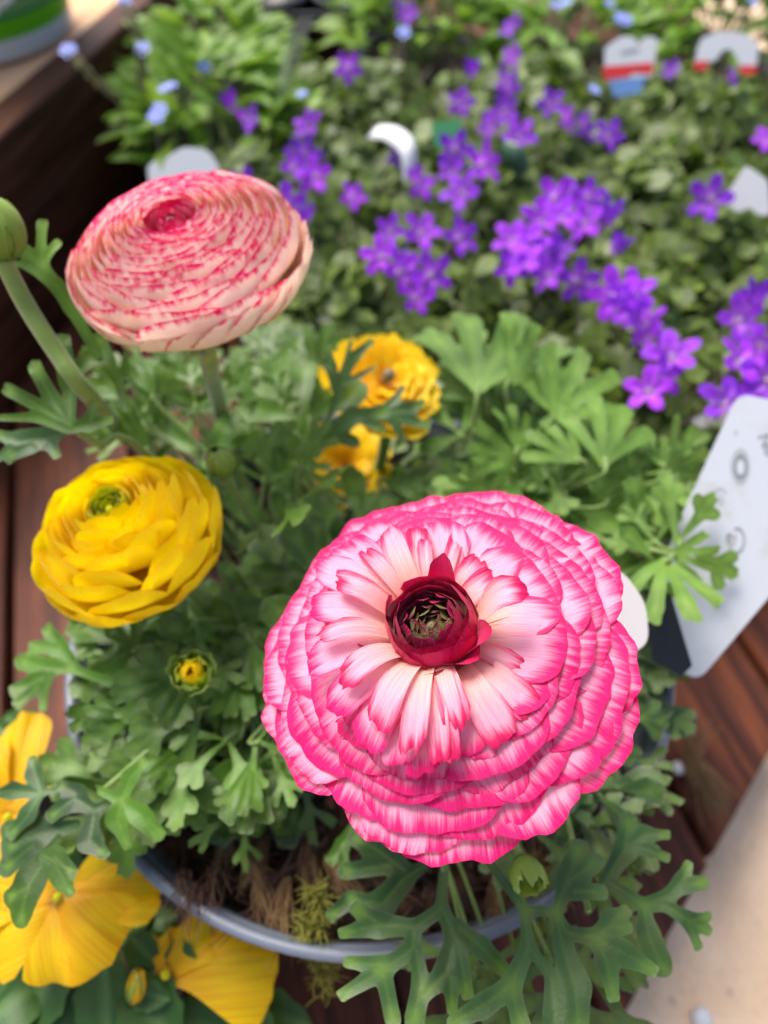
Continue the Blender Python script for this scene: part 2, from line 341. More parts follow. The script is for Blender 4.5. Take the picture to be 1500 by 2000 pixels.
# ------------------------------------------------------------------ grey bowl with soil
PC = (-0.5, 13.7); RZ = 12.0; RR = 11.0
bowl = empty('plant_pot', (PC[0], PC[1], 0.08)); tag(bowl, 'wide round grey plastic pot holding the pink and yellow ranunculus plants', 'plant pot')
V, Fq = lathe([(0.01, .3), (7.6, .3), (7.9, 0), (8.3, .3), (10.2, 9.8), (10.35, 11.2), (10.5, 11.55), (10.9, 11.62), (10.95, 11.92), (10.88, 12.0), (10.66, 12.0), (10.6, 11.94), (10.45, 11.2), (10.1, 9.8), (9.6, 7.0), (0.01, 7.0)], 96)
mobj('pot_body', V, Fq, GREY, bowl)
n = 70; gx, gy = np.meshgrid(np.linspace(-10.4, 10.4, n), np.linspace(-10.4, 10.4, n))
nz = sum(np.sin(gx * a + b) * np.cos(gy * c + d) * e for a, b, c, d, e in [(.5, 1, .6, 2, .25), (1.3, 0, 1.1, 1, .16), (2.7, 2, 3.1, 0, .12), (5.2, 1, 4.7, 3, .07)])
rr = np.hypot(gx, gy); keep = rr < 10.25
gz = 9.8 + nz + 0.0 * rr
idx = -np.ones((n, n), int); idx[keep] = np.arange(keep.sum())
Vs = np.stack([gx[keep], gy[keep], gz[keep]], 1)
Fq = [(idx[j, i], idx[j, i + 1], idx[j + 1, i + 1], idx[j + 1, i]) for j in range(n - 1) for i in range(n - 1) if keep[j, i] and keep[j, i + 1] and keep[j + 1, i] and keep[j + 1, i + 1]]
soil = obj('soil', meshdata('soil', Vs, Fq, SOIL), None, (PC[0], PC[1], 0)); tag(soil, 'dark peaty soil with dry roots inside the grey pot', kind='stuff')
J = Join()
def tuft(cx, cy, cz, n, L, mat, spread=1.0, r=0.028, drop=0.4, dirx=0, diry=0):
    for _ in range(n):
        a = U(0, 6.28); e = U(0, 1) * spread; l = L * U(.5, 1.2)
        p0 = np.array([cx + U(-.4, .4) * spread, cy + U(-.4, .4) * spread, cz + U(-.1, .25)])
        d = np.array([math.cos(a) * e + dirx, math.sin(a) * e + diry, U(-drop, .35)])
        d /= np.linalg.norm(d) + 1e-6
        p1 = p0 + d * l * .5 + np.array([U(-.3, .3), U(-.3, .3), U(0, .35)]) * l * .3
        p2 = p0 + d * l + np.array([U(-.3, .3), U(-.3, .3), U(-.3, .1)]) * l * .3
        V, Fq = tube([p0, p1, p2], [r * 1.2, r, r * .5], 6, 3, cap=False); J.add(V, Fq, mat)
def tz(px, py, z=10.6): p = atz(px, py, z); return p.x, p.y, p.z
for (px, py, n_, L_, m_) in [(480, 1690, 60, 1.8, 0), (520, 1750, 60, 1.7, 0), (580, 1680, 50, 1.9, 2), (600, 1760, 60, 1.7, 0), (430, 1640, 40, 1.5, 2), (490, 1650, 40, 1.4, 1), (540, 1620, 40, 1.6, 2), (640, 1720, 40, 1.6, 1),
                             (1010, 1730, 60, 1.5, 0), (1060, 1700, 50, 1.4, 1), (960, 1740, 40, 1.2, 2), (900, 1790, 40, 1.3, 2), (700, 1700, 50, 1.5, 2), (780, 1760, 40, 1.2, 0), (1100, 1660, 40, 1.3, 2), (560, 1560, 40, 1.4, 2), (1240, 1500, 30, 1.3, 2), (420, 1720, 40, 1.4, 0), (360, 1660, 40, 1.4, 0)]:
    tuft(*tz(px, py), int(n_ * .55), L_, m_, r=.022)
for (px, py) in [(455, 1600), (480, 1665), (520, 1640), (500, 1700), (600, 1640), (560, 1720), (1040, 1720), (980, 1700), (640, 1680)]:
    a = U(-.6, .6); tuft(*tz(px, py, 11.0), 70, 1.5, 1, spread=.35, r=.018, dirx=math.cos(a - 1.4) * 1.2, diry=math.sin(a - 1.4) * 1.2)
for (px, py, q) in [((365, 1640), (410, 1740), 0), ((450, 1690), (400, 1790), 0)] + []:
    pass
for (a, b, c) in [((590, 1600), (560, 1690), (470, 1800)), ((640, 1640), (560, 1700), (450, 1740)), ((600, 1560), (590, 1650), (630, 1760)), ((430, 1600), (500, 1690), (560, 1800))]:
    V, Fq = tube([tz(*a, 11.0), tz(*b, 11.3), tz(*c, 10.9)], [.12, .09, .05], 12, 6); J.add(V, Fq, 2)
K = Join(); cube = np.array([(x, y, z) for x in (-1, 1) for y in (-1, 1) for z in (-1, 1)], float); cf = [(0, 1, 3, 2), (4, 6, 7, 5), (0, 4, 5, 1), (2, 3, 7, 6), (0, 2, 6, 4), (1, 5, 7, 3)]
for _ in range(1500):
    a_, q_ = U(0, 6.28), 10.0 * math.sqrt(U(0, 1)); m3 = np.array(Euler((U(0, 6), U(0, 6), U(0, 6))).to_matrix()); sz = U(.05, .2)
    K.add((cube * np.array([sz * U(.6, 1.8), sz, sz * U(.3, .9)]) * np.array([[U(.6, 1.1)] for _ in range(8)])) @ m3 + np.array([PC[0] + q_ * math.cos(a_), PC[1] + q_ * math.sin(a_), 10.0 + U(-.1, .35)]), cf, rng.choice((0, 0, 1, 2)))
crumbs = obj('soil_crumbs', K.mesh('soil_crumbs', [SOIL, FIBD, FIB], smooth=False)); tag(crumbs, 'crumbly bark and peat bits scattered over the soil in the grey pot', kind='stuff')
roots = obj('dry_roots', J.mesh('dry_roots', [FIB, FIBL, FIBD])); tag(roots, 'tangled dry brown roots and fibres lying on the soil', kind='stuff')
J = Join()
for (px, py, z, n_, L_) in [(420, 1700, 11.8, 26, 1.3), (385, 1735, 12.0, 22, 1.2), (360, 1710, 12.1, 16, 1.1)]:
    p = atz(px, py, z); tuft(p.x, p.y, p.z, n_, L_, 0, spread=.5, r=.02, diry=-.6)
o = obj('dry_root_tuft', J.mesh('dry_root_tuft', [FIB])); tag(o, 'tuft of dry brown roots hanging over the left front rim of the grey pot', 'root tuft')
J = Join(); p = atz(1345, 1480, 1.0)
for k in range(3): tuft(p.x + U(-.5, .5), p.y + U(-.8, .8), .6, 50, 2.8, 0, spread=.45, r=.025, drop=.1, dirx=.25, diry=-.9 if k else .9)
o = obj('dry_root_tuft', J.mesh('dry_root_tuft', [FIBL])); tag(o, 'pale straw tuft lying on the decking right of the grey pot', 'root tuft')
J = Join()
for (px, py, z, n_) in [(620, 1750, 12.2, 60), (610, 1800, 12.0, 70), (620, 1850, 11.2, 70), (640, 1890, 10.4, 50), (600, 1830, 11.6, 40), (632, 1920, 9.8, 25)]:
    p = atz(px, py, z); tuft(p.x, p.y, p.z, int(n_ * 1.6), .55, 0, spread=.8, r=.018, drop=1.2)
o = obj('moss_clump', J.mesh('moss_clump', [MOSS])); tag(o, 'yellow green moss strand hanging over the front rim of the grey pot', 'moss')
p = atz(1325, 1500, .35); V, Fq = lathe([(.01, -.2), (.28, -.1), (.33, .1), (.2, .28), (.01, .32)], 10, (p.x, p.y)); V[:, 2] += .3
o = mobj('pebble', V, Fq, WHITER); tag(o, 'small white pebble on the decking beside the straw tuft', 'pebble')
p = atz(1368, 1988, -4.4); V, Fq = lathe([(.01, -.28), (.38, -.2), (.5, .05), (.3, .3), (.01, .34)], 10, (p.x, p.y)); V *= 1; V[:, 2] -= 4.3
o = mobj('pebble', V, Fq, WHITER); tag(o, 'white pebble on the beige paving at the bottom edge', 'pebble')

# ------------------------------------------------------------------ petals
def bez(P, t):
    P = [np.array(p, float)[None, :] * np.ones((len(t), 1)) for p in P]
    t = t[:, None]
    while len(P) > 1: P = [P[i] * (1 - t) + P[i + 1] * t for i in range(len(P) - 1)]
    return P[0]
def petal(prof, hw0, hw1, az=0.0, wrap=0.3, c=0.35, ripple=0.0, rfreq=4.0, cup=0.0, nu=11, nv=12, jag=0.02, seed=0, twist=0.0, wpos=0.7, pinch=2.4, lean=0.0):
    r_ = random.Random(seed); u = np.linspace(-1, 1, nu); tt = np.linspace(0, 1, nv)
    ts = np.linspace(0, 1, 40); Cv = bez(prof, ts); sl = np.concatenate([[0], np.cumsum(np.linalg.norm(np.diff(Cv, axis=0), axis=1))]); Ln = sl[-1]
    ph = [r_.uniform(0, 6.28) for _ in range(8)]
    top = 1 - c * (1 - np.sqrt(np.clip(1 - np.abs(u) ** pinch, 0, 1)))
    top = top + jag * (np.sin(u * 5 + ph[0]) + .7 * np.sin(u * 11 + ph[1]) + .5 * np.sin(u * 19 + ph[2])) - jag * 1.7 + lean * u * .12
    UU, TT = np.meshgrid(u, tt); P = np.clip(TT * top[None, :], 0, 1)
    s_l = P * Ln
    tq = np.interp(s_l.ravel(), sl, ts)
    Cc = bez(prof, tq); d = bez(prof, np.clip(tq + .01, 0, 1)) - bez(prof, np.clip(tq - .01, 0, 1)); d /= np.linalg.norm(d, axis=1)[:, None] + 1e-9
    Nn = np.stack([-d[:, 1], d[:, 0]], 1)
    x = np.clip(P / wpos, 0, 1); x = x * x * (3 - 2 * x); W = hw0 + (hw1 - hw0) * x
    s = (UU * W).ravel(); p = P.ravel(); uu = UU.ravel()
    rmax = max(q[0] for q in prof); kap = max(wrap, 1e-3) / max(rmax, .15)
    off = cup * uu ** 2 * hw1 * p + ripple * p ** 3 * (np.sin(rfreq * s / hw1 * 1.6 + ph[3]) + .6 * np.sin(rfreq * 2.1 * s / hw1 * 1.6 + ph[4])) \
        + (.04 * hw1) * np.sin(2.2 * uu + ph[5]) * np.sin(3 * p + ph[6])
    a = s * kap
    R_ = Cc[:, 0] - (1 - np.cos(a)) / kap + Nn[:, 0] * off; Y_ = np.sin(a) / kap; Z_ = Cc[:, 1] + Nn[:, 1] * off + twist * s * p
    ca, sa = math.cos(az), math.sin(az)
    V = np.stack([R_ * ca - Y_ * sa, R_ * sa + Y_ * ca, Z_], 1)
    Fq = [(j * nu + i, j * nu + i + 1, (j + 1) * nu + i + 1, (j + 1) * nu + i) for j in range(nv - 1) for i in range(nu - 1)]
    edge = np.minimum((top[None, :] - P) * Ln, (1 - np.abs(UU)) * W * 1.3 + .25 * Ln * (1 - P)).ravel()
    rd = r_.uniform(0, 50)
    return V, Fq, {'edge': edge, 'along': p, 'puv': np.stack([s + rd, s_l.ravel(), np.full(len(s), rd * 3.1)], 1)}
def add_petal(parent, mat, name='petal', M=None, solid=False, **kw):
    V, Fq, A = petal(**kw)
    if M is not None: V = V @ M[0] + np.array(M[1])
    return obj(name, meshdata(name, V, Fq, mat, A), parent)
def axisrot(ax, spin=0.0): return (Vector(ax).to_track_quat('Z', 'Y').to_matrix() @ Matrix.Rotation(spin, 3, 'Z')).to_euler()
def stem(parent, root, pts, radii, name='stem', n=18, sides=10, mat=None):
    V, Fq = tube([np.array(p) - np.array(root) for p in pts], radii, n, sides)
    return obj(name, meshdata(name, V, Fq, mat or STEM), parent)
GA = 2.39996

# ------------------------------------------------------------------ leaves grown from strokes
def blade(strokes, k, n=44):
    A = np.array([[s[0], s[1], s[2], s[3], s[4], s[5]] for s in strokes], float)
    mr_ = A[:, [2, 5]].max()
    x0 = min(A[:, 0].min(), A[:, 3].min()) - mr_ - k; x1 = max(A[:, 0].max(), A[:, 3].max()) + mr_ + k
    y0 = min(A[:, 1].min(), A[:, 4].min()) - mr_ - k; y1 = max(A[:, 1].max(), A[:, 4].max()) + mr_ + k
    h = max(x1 - x0, y1 - y0) / n; nx = int((x1 - x0) / h) + 2; ny = int((y1 - y0) / h) + 2
    X, Y = np.meshgrid(x0 + h * np.arange(nx), y0 + h * np.arange(ny)); X = X + (np.arange(ny)[:, None] % 2) * h * .5
    acc = np.zeros_like(X); vd = np.full_like(X, 1e9)
    for ax, ay, ra, bx, by, rb in A:
        dx, dy = bx - ax, by - ay; L2 = dx * dx + dy * dy + 1e-9
        t = np.clip(((X - ax) * dx + (Y - ay) * dy) / L2, 0, 1); q = np.hypot(X - ax - t * dx, Y - ay - t * dy)
        acc += np.exp(np.clip(-(q - (ra + (rb - ra) * t)) / k, -60, 60)); vd = np.minimum(vd, q + .0 * t)
    f = -k * np.log(acc + 1e-30)
    P = np.stack([X.ravel(), Y.ravel()], 1); Fv = f.ravel(); Vd = vd.ravel(); I = lambda j, i: j * nx + i
    tri = []
    for j in range(ny - 1):
        for i in range(nx - 1):
            a, b, c, d = I(j, i), I(j, i + 1), I(j + 1, i + 1), I(j + 1, i)
            if min(Fv[a], Fv[b], Fv[c], Fv[d]) > 0: continue
            tri += [(a, b, d), (b, c, d)] if j % 2 == 0 else [(a, b, c), (a, c, d)]
    starts = {}; ends = set()
    for q in A: starts[(round(q[0], 2), round(q[1], 2))] = starts.get((round(q[0], 2), round(q[1], 2)), 0) + 1
    hubs = np.array([k_ for k_, v_ in starts.items() if v_ > 1] or [(99, 99)], float)
    tips = np.array([(q[3], q[4], q[5]) for q in A if (round(q[3], 2), round(q[4], 2)) not in starts] or [(99, 99, 1)], float)
    out, mp, pts, vd2, ed = [], {}, [], [], []
    def vid(a):
        if a not in mp: mp[a] = len(pts); pts.append(P[a]); vd2.append(Vd[a]); ed.append(-Fv[a])
        return mp[a]
    def cutv(a, b):
        key = (min(a, b), max(a, b))
        if key not in mp:
            t = Fv[a] / (Fv[a] - Fv[b]); mp[key] = len(pts); pts.append(P[a] + (P[b] - P[a]) * t); vd2.append(Vd[a] + (Vd[b] - Vd[a]) * t); ed.append(0)
        return mp[key]
    for t3 in tri:
        ins = [a for a in t3 if Fv[a] < 0]
        if len(ins) == 3: out.append(tuple(vid(a) for a in t3))
        elif ins:
            while (Fv[t3[0]] < 0) != (len(ins) == 1) or (Fv[t3[1]] < 0) == (Fv[t3[0]] < 0) or (Fv[t3[2]] < 0) == (Fv[t3[0]] < 0): t3 = (t3[1], t3[2], t3[0])
            a, b, c = t3; p, q = cutv(a, b), cutv(a, c)
            if len(ins) == 1: out.append((vid(a), p, q))
            else: out.append((p, vid(b), vid(c))); out.append((p, vid(c), q))
    pts = np.array(pts); sc_ = max(x1 - x0, y1 - y0)
    hub = np.exp(-(np.min(np.hypot(pts[:, None, 0] - hubs[None, :, 0], pts[:, None, 1] - hubs[None, :, 1]), axis=1) / (.045 * sc_)) ** 2)
    dt = np.hypot(pts[:, None, 0] - tips[None, :, 0], pts[:, None, 1] - tips[None, :, 1]) / tips[None, :, 2]
    tipd = np.clip((dt.min(1) - .55) * 2.2, 0, 1) * (dt.min(1) < 1.7) * np.exp(-(np.array(ed) / (.012 * sc_)) ** 2)
    return pts, out, np.array(vd2), np.array(ed), hub, tipd

def tri_leaf(r_, spread=1.0, wide=1.0, lev=1, teeth=3):
    st = []
    def lobe(x, y, a, l, w_, lv):
        qx, qy = x + l * math.sin(a), y + l * math.cos(a); st.append((x, y, w_ * .42, qx, qy, w_ * (.8 if lv else 1)))
        if lv:
            for k in (-1, 0, 1): lobe(qx, qy, a + (k * .72 + r_.uniform(-.12, .12)) * spread, l * r_.uniform(.68, .95) * (1.1 if k == 0 else 1), w_ * .82, lv - 1)
        else:
            for k in range(teeth):
                b = a + ((k - (teeth - 1) / 2) * .62 + r_.uniform(-.1, .1)); m = l * r_.uniform(.36, .5) * (1.25 if abs(k - (teeth - 1) / 2) < .1 else 1)
                st.append((qx, qy, w_ * .75, qx + m * math.sin(b), qy + m * math.cos(b), w_ * .38))
    for k in (-1, 0, 1):
        a = (k * 1.12 + r_.uniform(-.15, .15)) * spread; s_ = r_.uniform(.14, .22) * (1.25 if k == 0 else 1)
        x, y = s_ * math.sin(a), s_ * math.cos(a); st.append((0, 0, .022, x, y, .032)); lobe(x, y, a, .24 * r_.uniform(.9, 1.1), .078 * wide, lev)
    m = max(max(s[1], s[4]) for s in st) + .05
    return [tuple(v / m for v in s) for s in st]
def fan_leaf(r_, wide=1.0, nl=5, spread=1.0):
    st = []
    for k in range(nl):
        a = (k - (nl - 1) / 2) * .42 * spread + r_.uniform(-.08, .08); l = r_.uniform(.5, .62) * (1 - .09 * abs(k - (nl - 1) / 2))
        st.append((0, .0, .03, l * math.sin(a), .08 + l * math.cos(a), .085 * wide))
        for t_ in (-.3, .3, 0):
            b = a + t_; m = r_.uniform(.12, .2); st.append((l * math.sin(a), .08 + l * math.cos(a), .07 * wide, (l * math.sin(a) + m * math.sin(b)), .08 + l * math.cos(a) + m * math.cos(b), .04 * wide))
    m = max(max(s[1], s[4]) for s in st) + .05
    return [tuple(v / m for v in s) for s in st]
BL = {}
for sty, fn in {'tri': lambda r_: tri_leaf(r_, 1.05, .85), 'narrow': lambda r_: tri_leaf(r_, 1.05, .72, 1, 2), 'wide': lambda r_: tri_leaf(r_, 1.0, 1.12, 1, 3),
                'fan': lambda r_: fan_leaf(r_, .98, 4, 1.25), 'small': lambda r_: tri_leaf(r_, 1.05, 1.55, 0, 3), 'spoon': lambda r_: fan_leaf(r_, 1.1, 3, .8)}.items():
    BL[sty] = [blade(fn(random.Random(hash((len(sty), i)) % 999 + i * 7)), .014, 40) for i in range(4)]

def leaf3d(root, bl, L, base, Y, Nh, mat, parent, fold=.35, bend=.0, side=.0, warp=.06, pet=None, pr=.09, seed=0, name='leaf', rootp=None, label=None, cen=None):
    """bl = (points, faces, vein distance, edge distance) with length 1; placed at base with tip along Y"""
    pts, fc, vd, ed, hub, tipd = bl; r_ = random.Random(seed)
    x, y = pts[:, 0] * L, pts[:, 1] * L
    v = vd * L; ph = [r_.uniform(0, 6.3) for _ in range(4)]
    z = fold * (np.sqrt(v ** 2 + .0004 * L * L) - .02 * L) + bend * y * y / L + side * x * x / L + warp * L * (np.sin(x * 3.1 / L * 2 + ph[0]) * np.cos(y * 2.7 / L * 2 + ph[1]) * .6 + .35 * np.sin(x * 9 / L + ph[2]) * np.sin(y * 8 / L + ph[3]))
    V = np.stack([x, y, z], 1) @ frame(Y, Nh) + np.array(base) - np.array(root)
    n0 = len(V); vein = np.exp(-(v / (.028 * L)) ** 2); tip = np.clip(np.exp(-(ed / (.006 * L))) * .08 + .2 * tipd * (np.sin(pts[:, 0] * 40) > -.2), 0, 1); vein = np.clip(vein * .5 + hub * .45, 0, 1)
    J = Join(); J.add(V, fc, 0, vein=vein, tip=tip)
    if pet is not None:
        Yn = np.array(Vector(Y).normalized()); b0 = np.array(base) + Yn * .02 * L
        tv, tf = tube([np.array(p) - np.array(root) for p in pet] + [b0 - np.array(root) - Yn * .15 * L - np.array([0, 0, .04 * L]), b0 - np.array(root) + Yn * .06 * L], [pr * 1.25, pr, pr * .85], 12, 7)
        J.add(tv, tf, 1, vein=0.0, tip=0.0)
    me = J.mesh(name, [mat, STEM]); o = obj(name, me, parent)
    if label: o['label'] = label
    return o

def grow(root, parent, mat, base, tip, sty='tri', nh=None, petiole=True, wf=1.0, fold=.22, bend=-.15, side=-.05, idx=None, pr=.08, rootoff=1.5, scale=1.0):
    base = Vector(base); tip = Vector(tip); Y = tip - base; L = Y.length * scale
    if nh is None:
        nh = (CAMP - base).normalized() * .6 + Vector((U(-.45, .45), U(-.45, .45), .75))
    bl = BL[sty][rng.randrange(4) if idx is None else idx]
    pet = None
    if petiole:
        r0 = Vector(root) + Vector((U(-rootoff, rootoff), U(-rootoff, rootoff), 0)); m = r0.lerp(base, .55) + Vector((0, 0, .22 * (base - r0).length))
        m = r0.lerp(base, .5) + Vector((0, 0, .12 * (base - r0).length)); pet = [r0, m]
    return leaf3d(root, bl, L, base, Y, nh, mat, parent, fold=fold, bend=bend, side=side, pet=pet, seed=rng.randrange(9999), pr=pr)

def traced(root, parent, mat, strokes, P, N, k=.09, fold=.3, warp=.03, n=56, pet=None, pr=.1, bow=0.0, bump_c=None, rs=1.0):
    """a leaf whose lobes were measured from the photograph and stand on the plane (P, N)"""
    N = Vector(N).normalized(); P = Vector(P); X = N.cross(Vector((0, 1, 0))).normalized() * -1; Yv = N.cross(X)
    st = []; _st = {(q[0], q[1]) for q in strokes}; extra = []; rt_ = random.Random(len(strokes) * 7)
    for q in strokes:
        if (q[3], q[4]) in _st or q[5] < 8: continue
        a = math.atan2(q[4] - q[1], q[3] - q[0])
        for k_ in (-1, 0, 1) if q[5] > 13 else (-1, 1):
            b = a + k_ * rt_.uniform(.5, .8); L_ = q[5] * rt_.uniform(.85, 1.15); extra.append((q[3], q[4], q[5] * .5, q[3] + L_ * math.cos(b), q[4] + L_ * math.sin(b), q[5] * .22))
    for (ax, ay, ra, bx, by, rb) in [(q[0], q[1], q[2], q[3], q[4], q[5] * (1 if (q[3], q[4]) in _st else .8)) for q in strokes] + extra:
        a, b = atp(ax, ay, P, N) - P, atp(bx, by, P, N) - P
        sc = ((a + P - CAMP).dot(_FW)) / FPX
        st.append((a.dot(X), a.dot(Yv), ra * sc * 1.12 * rs, b.dot(X), b.dot(Yv), rb * sc * 1.18 * rs))
    pts, fc, vd, ed, hub, tipd = blade(st, k, n); r_ = random.Random(len(strokes)); ph = [r_.uniform(0, 6) for _ in range(4)]
    x, y = pts[:, 0], pts[:, 1]; L = 4.0
    z = fold * (np.sqrt(vd ** 2 + .004) - .06) + warp * L * (np.sin(x * 1.3 + ph[0]) * np.cos(y * 1.2 + ph[1]) + .5 * np.sin(x * 3.1 + ph[2]) * np.sin(y * 2.8 + ph[3]))
    c = pts.mean(0); z = z - bow * ((x - c[0]) ** 2 + (y - c[1]) ** 2)
    V = np.array(P)[None, :] + x[:, None] * np.array(X) + y[:, None] * np.array(Yv) + z[:, None] * np.array(N) - np.array(root)
    J = Join(); J.add(V, fc, 0, vein=np.clip(np.exp(-(vd / .03) ** 2) * .45 + hub * .9, 0, 1), tip=np.clip(np.exp(-(ed / .015)) * .06 + .12 * tipd, 0, 1))
    if pet:
        tv, tf = tube([np.array(p) - np.array(root) for p in pet], [pr * 1.2, pr, pr * .9], 14, 8); J.add(tv, tf, 1, vein=0.0, tip=0.0)
    return obj('leaf', J.mesh('leaf', [mat, STEM]), parent)
def inpoly(x, y, poly):
    c = False; j = len(poly) - 1
    for i in range(len(poly)):
        xi, yi = poly[i]; xj, yj = poly[j]
        if (yi > y) != (yj > y) and x < (xj - xi) * (y - yi) / (yj - yi) + xi: c = not c
        j = i
    return c
def inarea(poly):
    xs = [p[0] for p in poly]; ys = [p[1] for p in poly]
    while True:
        x, y = U(min(xs), max(xs)), U(min(ys), max(ys))
        if inpoly(x, y, poly): return x, y

def fill(root, parent, mat, poly, n, zr, Lr, stys, pr=.06, up=(.0, .6), hint=None):
    for _ in range(n):
        px, py = inarea(poly); z = U(*zr); c = atz(px, py, z)
        d = (c - Vector(root)); d.z = 0; d = (d.normalized() if d.length > .1 else Vector((1, 0, 0))) + Vector((U(-.7, .7), U(-.7, .7), 0)); d.normalize(); d.z = U(*up); d.normalize()
        L = U(*Lr); grow(root, parent, mat, c - d * L * .5, c + d * L * .5, rng.choice(stys), nh=hint, pr=pr)

# ---- the pink flower, in focus
root = (1.2, 11.5, 9.7); F1 = Vector((1.32, 7.88, 20.85))
plant = empty('ranunculus_plant', root)
tag(plant, 'ranunculus plant with the largest bloom, white and hot pink petals around a crimson cup', 'flowering plant')
fl = empty('flower', tuple(F1 - Vector(root)), plant, axisrot((-.25, -.05, 1)))
Mi = axisrot((-.25, -.05, 1)).to_matrix().inverted()
N = 76
for q in range(N):
    f = q / (N - 1); er = (4.64 - 1.98 * f ** 1.05) * (U(.955, 1.035) if q > 15 else U(.975, 1.02)); hw = 1.42 * (er / 4) ** .7 * U(.82, 1.15)
    ez = -.05 + 1.15 * (1 - (er / 4.42) ** 2) + .34 * f + U(-.05, .05)
    add_petal(fl, PINK, prof=[(.25, -.3 + .75 * f), (er * .35, ez * .6 + .5), (er * .74, ez + .20 + U(-.05, .08)), (er, ez + U(-.06, .06))], hw0=.22, hw1=hw, az=q * GA + U(-.16, .16),
              wrap=.25, c=U(.2, .38), ripple=.014 + .032 * (1 - f) ** 2, rfreq=U(2.0, 4.8), cup=U(-.08, .05), jag=.004 + .007 * (1 - f), seed=q, nu=21, nv=15, wpos=.8, pinch=U(2.2, 3.2), lean=U(-.5, .5))
def local(px, py, zw): return Mi @ (atz(px, py, zw) - F1)
inner = [(310, 350, 92, .5), (420, 240, 64, .3), (500, 168, 96, .1), (612, 160, 92, .1), (640, 195, 60, .3), (720, 140, 120, 0), (765, 182, 58, .3), (800, 165, 110, 0), (862, 165, 118, .1), (845, 270, 92, .5),
         (900, 335, 108, .6), (950, 225, 130, .1), (1025, 240, 120, .1), (1088, 400, 118, .4), (1150, 330, 150, 0), (1200, 470, 150, 0), (1112, 572, 126, .35), (1175, 640, 120, 0), (1008, 684, 82, .35), (1180, 755, 130, .1),
         (1035, 830, 120, .2), (1080, 870, 120, 0), (940, 930, 130, .05), (850, 1000, 140, 0), (772, 895, 98, .45), (748, 1010, 62, .2), (700, 1015, 78, .15), (598, 985, 92, .3), (640, 1060, 140, 0), (540, 1025, 140, .0), (462, 888, 112, .25),
         (420, 960, 150, 0), (330, 735, 96, .4), (300, 830, 140, 0), (245, 560, 72, .45), (215, 660, 140, 0), (225, 450, 130, 0), (290, 260, 150, 0), (250, 300, 140, 0), (370, 215, 130, 0)]
for i, (cx, cy, wd, lift) in enumerate(inner):
    p = local(480 + cx / 1.829, 940 + cy / 1.829, (21.98 if lift > .04 else 21.72) + lift * .7)
    r_ = math.hypot(p.x, p.y); az = math.atan2(p.y, p.x); low = lift < .04
    hw = wd / 1.829 / 2 / 98
    add_petal(fl, PINKIN if not low else PINK, prof=[(.5, .45), (min(1.15, r_ * .5), p.z + .42 - lift * .15), (r_ * .7, p.z + .30 - .3 * lift), (r_, p.z)], hw0=hw * .5, hw1=hw * (1.12 if not low else 1.2), az=az,
              wrap=.12, c=U(.1, .2) if not low else .28, ripple=.02, cup=U(-.05, .22) if not low else .02, jag=.022 if lift > .25 else .01, seed=500 + i, nu=13, nv=14, wpos=.9, pinch=3.5, lean=U(-.6, .6), twist=U(-.25, .25) if lift > .2 else 0)
def faz(px, py): v = local(px, py, 22.4); return math.atan2(v.y, v.x)
# petals that stand on edge beside the cup
for k, (az, r1, z1, hw, cup, tw, rc) in enumerate([(faz(712, 1240), 1.62, 1.75, .34, 2.2, .6, .95), (faz(735, 1290), 1.5, 1.5, .36, 1.8, .5, .9), (faz(870, 1120), 1.35, 2.1, .34, 1.2, -.6, .9), (faz(960, 1262), 1.5, 1.95, .36, 2.0, .5, 1.0), (faz(935, 1305), 1.42, 1.6, .45, 1.6, -.6, .9), (faz(850, 1340), 1.3, 1.4, .75, .25, .15, .95), (faz(800, 1335), 1.25, 1.5, .6, .5, .3, .9)]):
    add_petal(fl, CRIM, prof=[(.5, .5), (rc, .8), (rc + .2, z1 - .25), (r1, z1)], hw0=.25, hw1=hw, az=az, wrap=.9, c=.3, cup=cup * .3, jag=.02, seed=600 + k, twist=tw * .6, nu=11, nv=12)
# curled petal on the right of the cup
add_petal(fl, PINKIN, prof=[(.7, .7), (1.25, 1.5), (1.35, 2.75), (2.15, 2.15)], hw0=.22, hw1=.36, az=faz(962, 1205), wrap=.3, c=.2, cup=.2, jag=.01, seed=650, nu=11, nv=16)
for ring, (nn, prof, hw, mat, c_) in enumerate([(5, [(.5, .4), (1.0, .7), (1.10, 1.4), (.86, 1.84)], 1.05, CRIM, .22), (5, [(.4, .4), (.92, .7), (.98, 1.35), (.73, 1.82)], .9, CRIM, .2), (5, [(.4, .4), (.82, .7), (.86, 1.35), (.61, 1.78)], .8, CRIM, .25), (6, [(.3, .4), (.7, .7), (.76, 1.3), (.52, 1.68)], .5, BURG, .3)]):
    for k in range(nn):
        s_ = U(.93, 1.07); dz = U(-.14, .12)
        add_petal(fl, mat, prof=[(a * s_, b + dz * j / 3) for j, (a, b) in enumerate(prof)], hw0=.2, hw1=hw * U(.85, 1.15), az=k * 6.283 / nn + ring * .55 + U(-.15, .15), wrap=1.05, c=c_, ripple=.02, jag=.014, seed=700 + ring * 20 + k, lean=U(-1, 1), nu=13, nv=12)
for i in range(38):
    f = i / 37; r_ = (.62 - .42 * f) * U(.9, 1.08); z0 = 1.52 - .36 * f + U(-.05, .05)
    add_petal(fl, SCALE if i > 9 else BURG, name='scale', prof=[(r_ + .02, z0 - .18), (r_ + .05, z0 + .04), (r_ - .12, z0 + .15 + U(-.04, .04))], hw0=.1, hw1=.19 * U(.75, 1.35), az=i * GA + U(-.35, .35), twist=U(-.5, .5), wrap=.6, c=.45, cup=-.35, jag=.015, seed=800 + i, nu=7, nv=7, pinch=2)
V, Fq = lathe([(.01, 1.30), (.05, 1.31), (.10, 1.27), (.15, 1.18), (.15, .8)], 18); V = V + np.random.RandomState(1).normal(0, .006, V.shape)
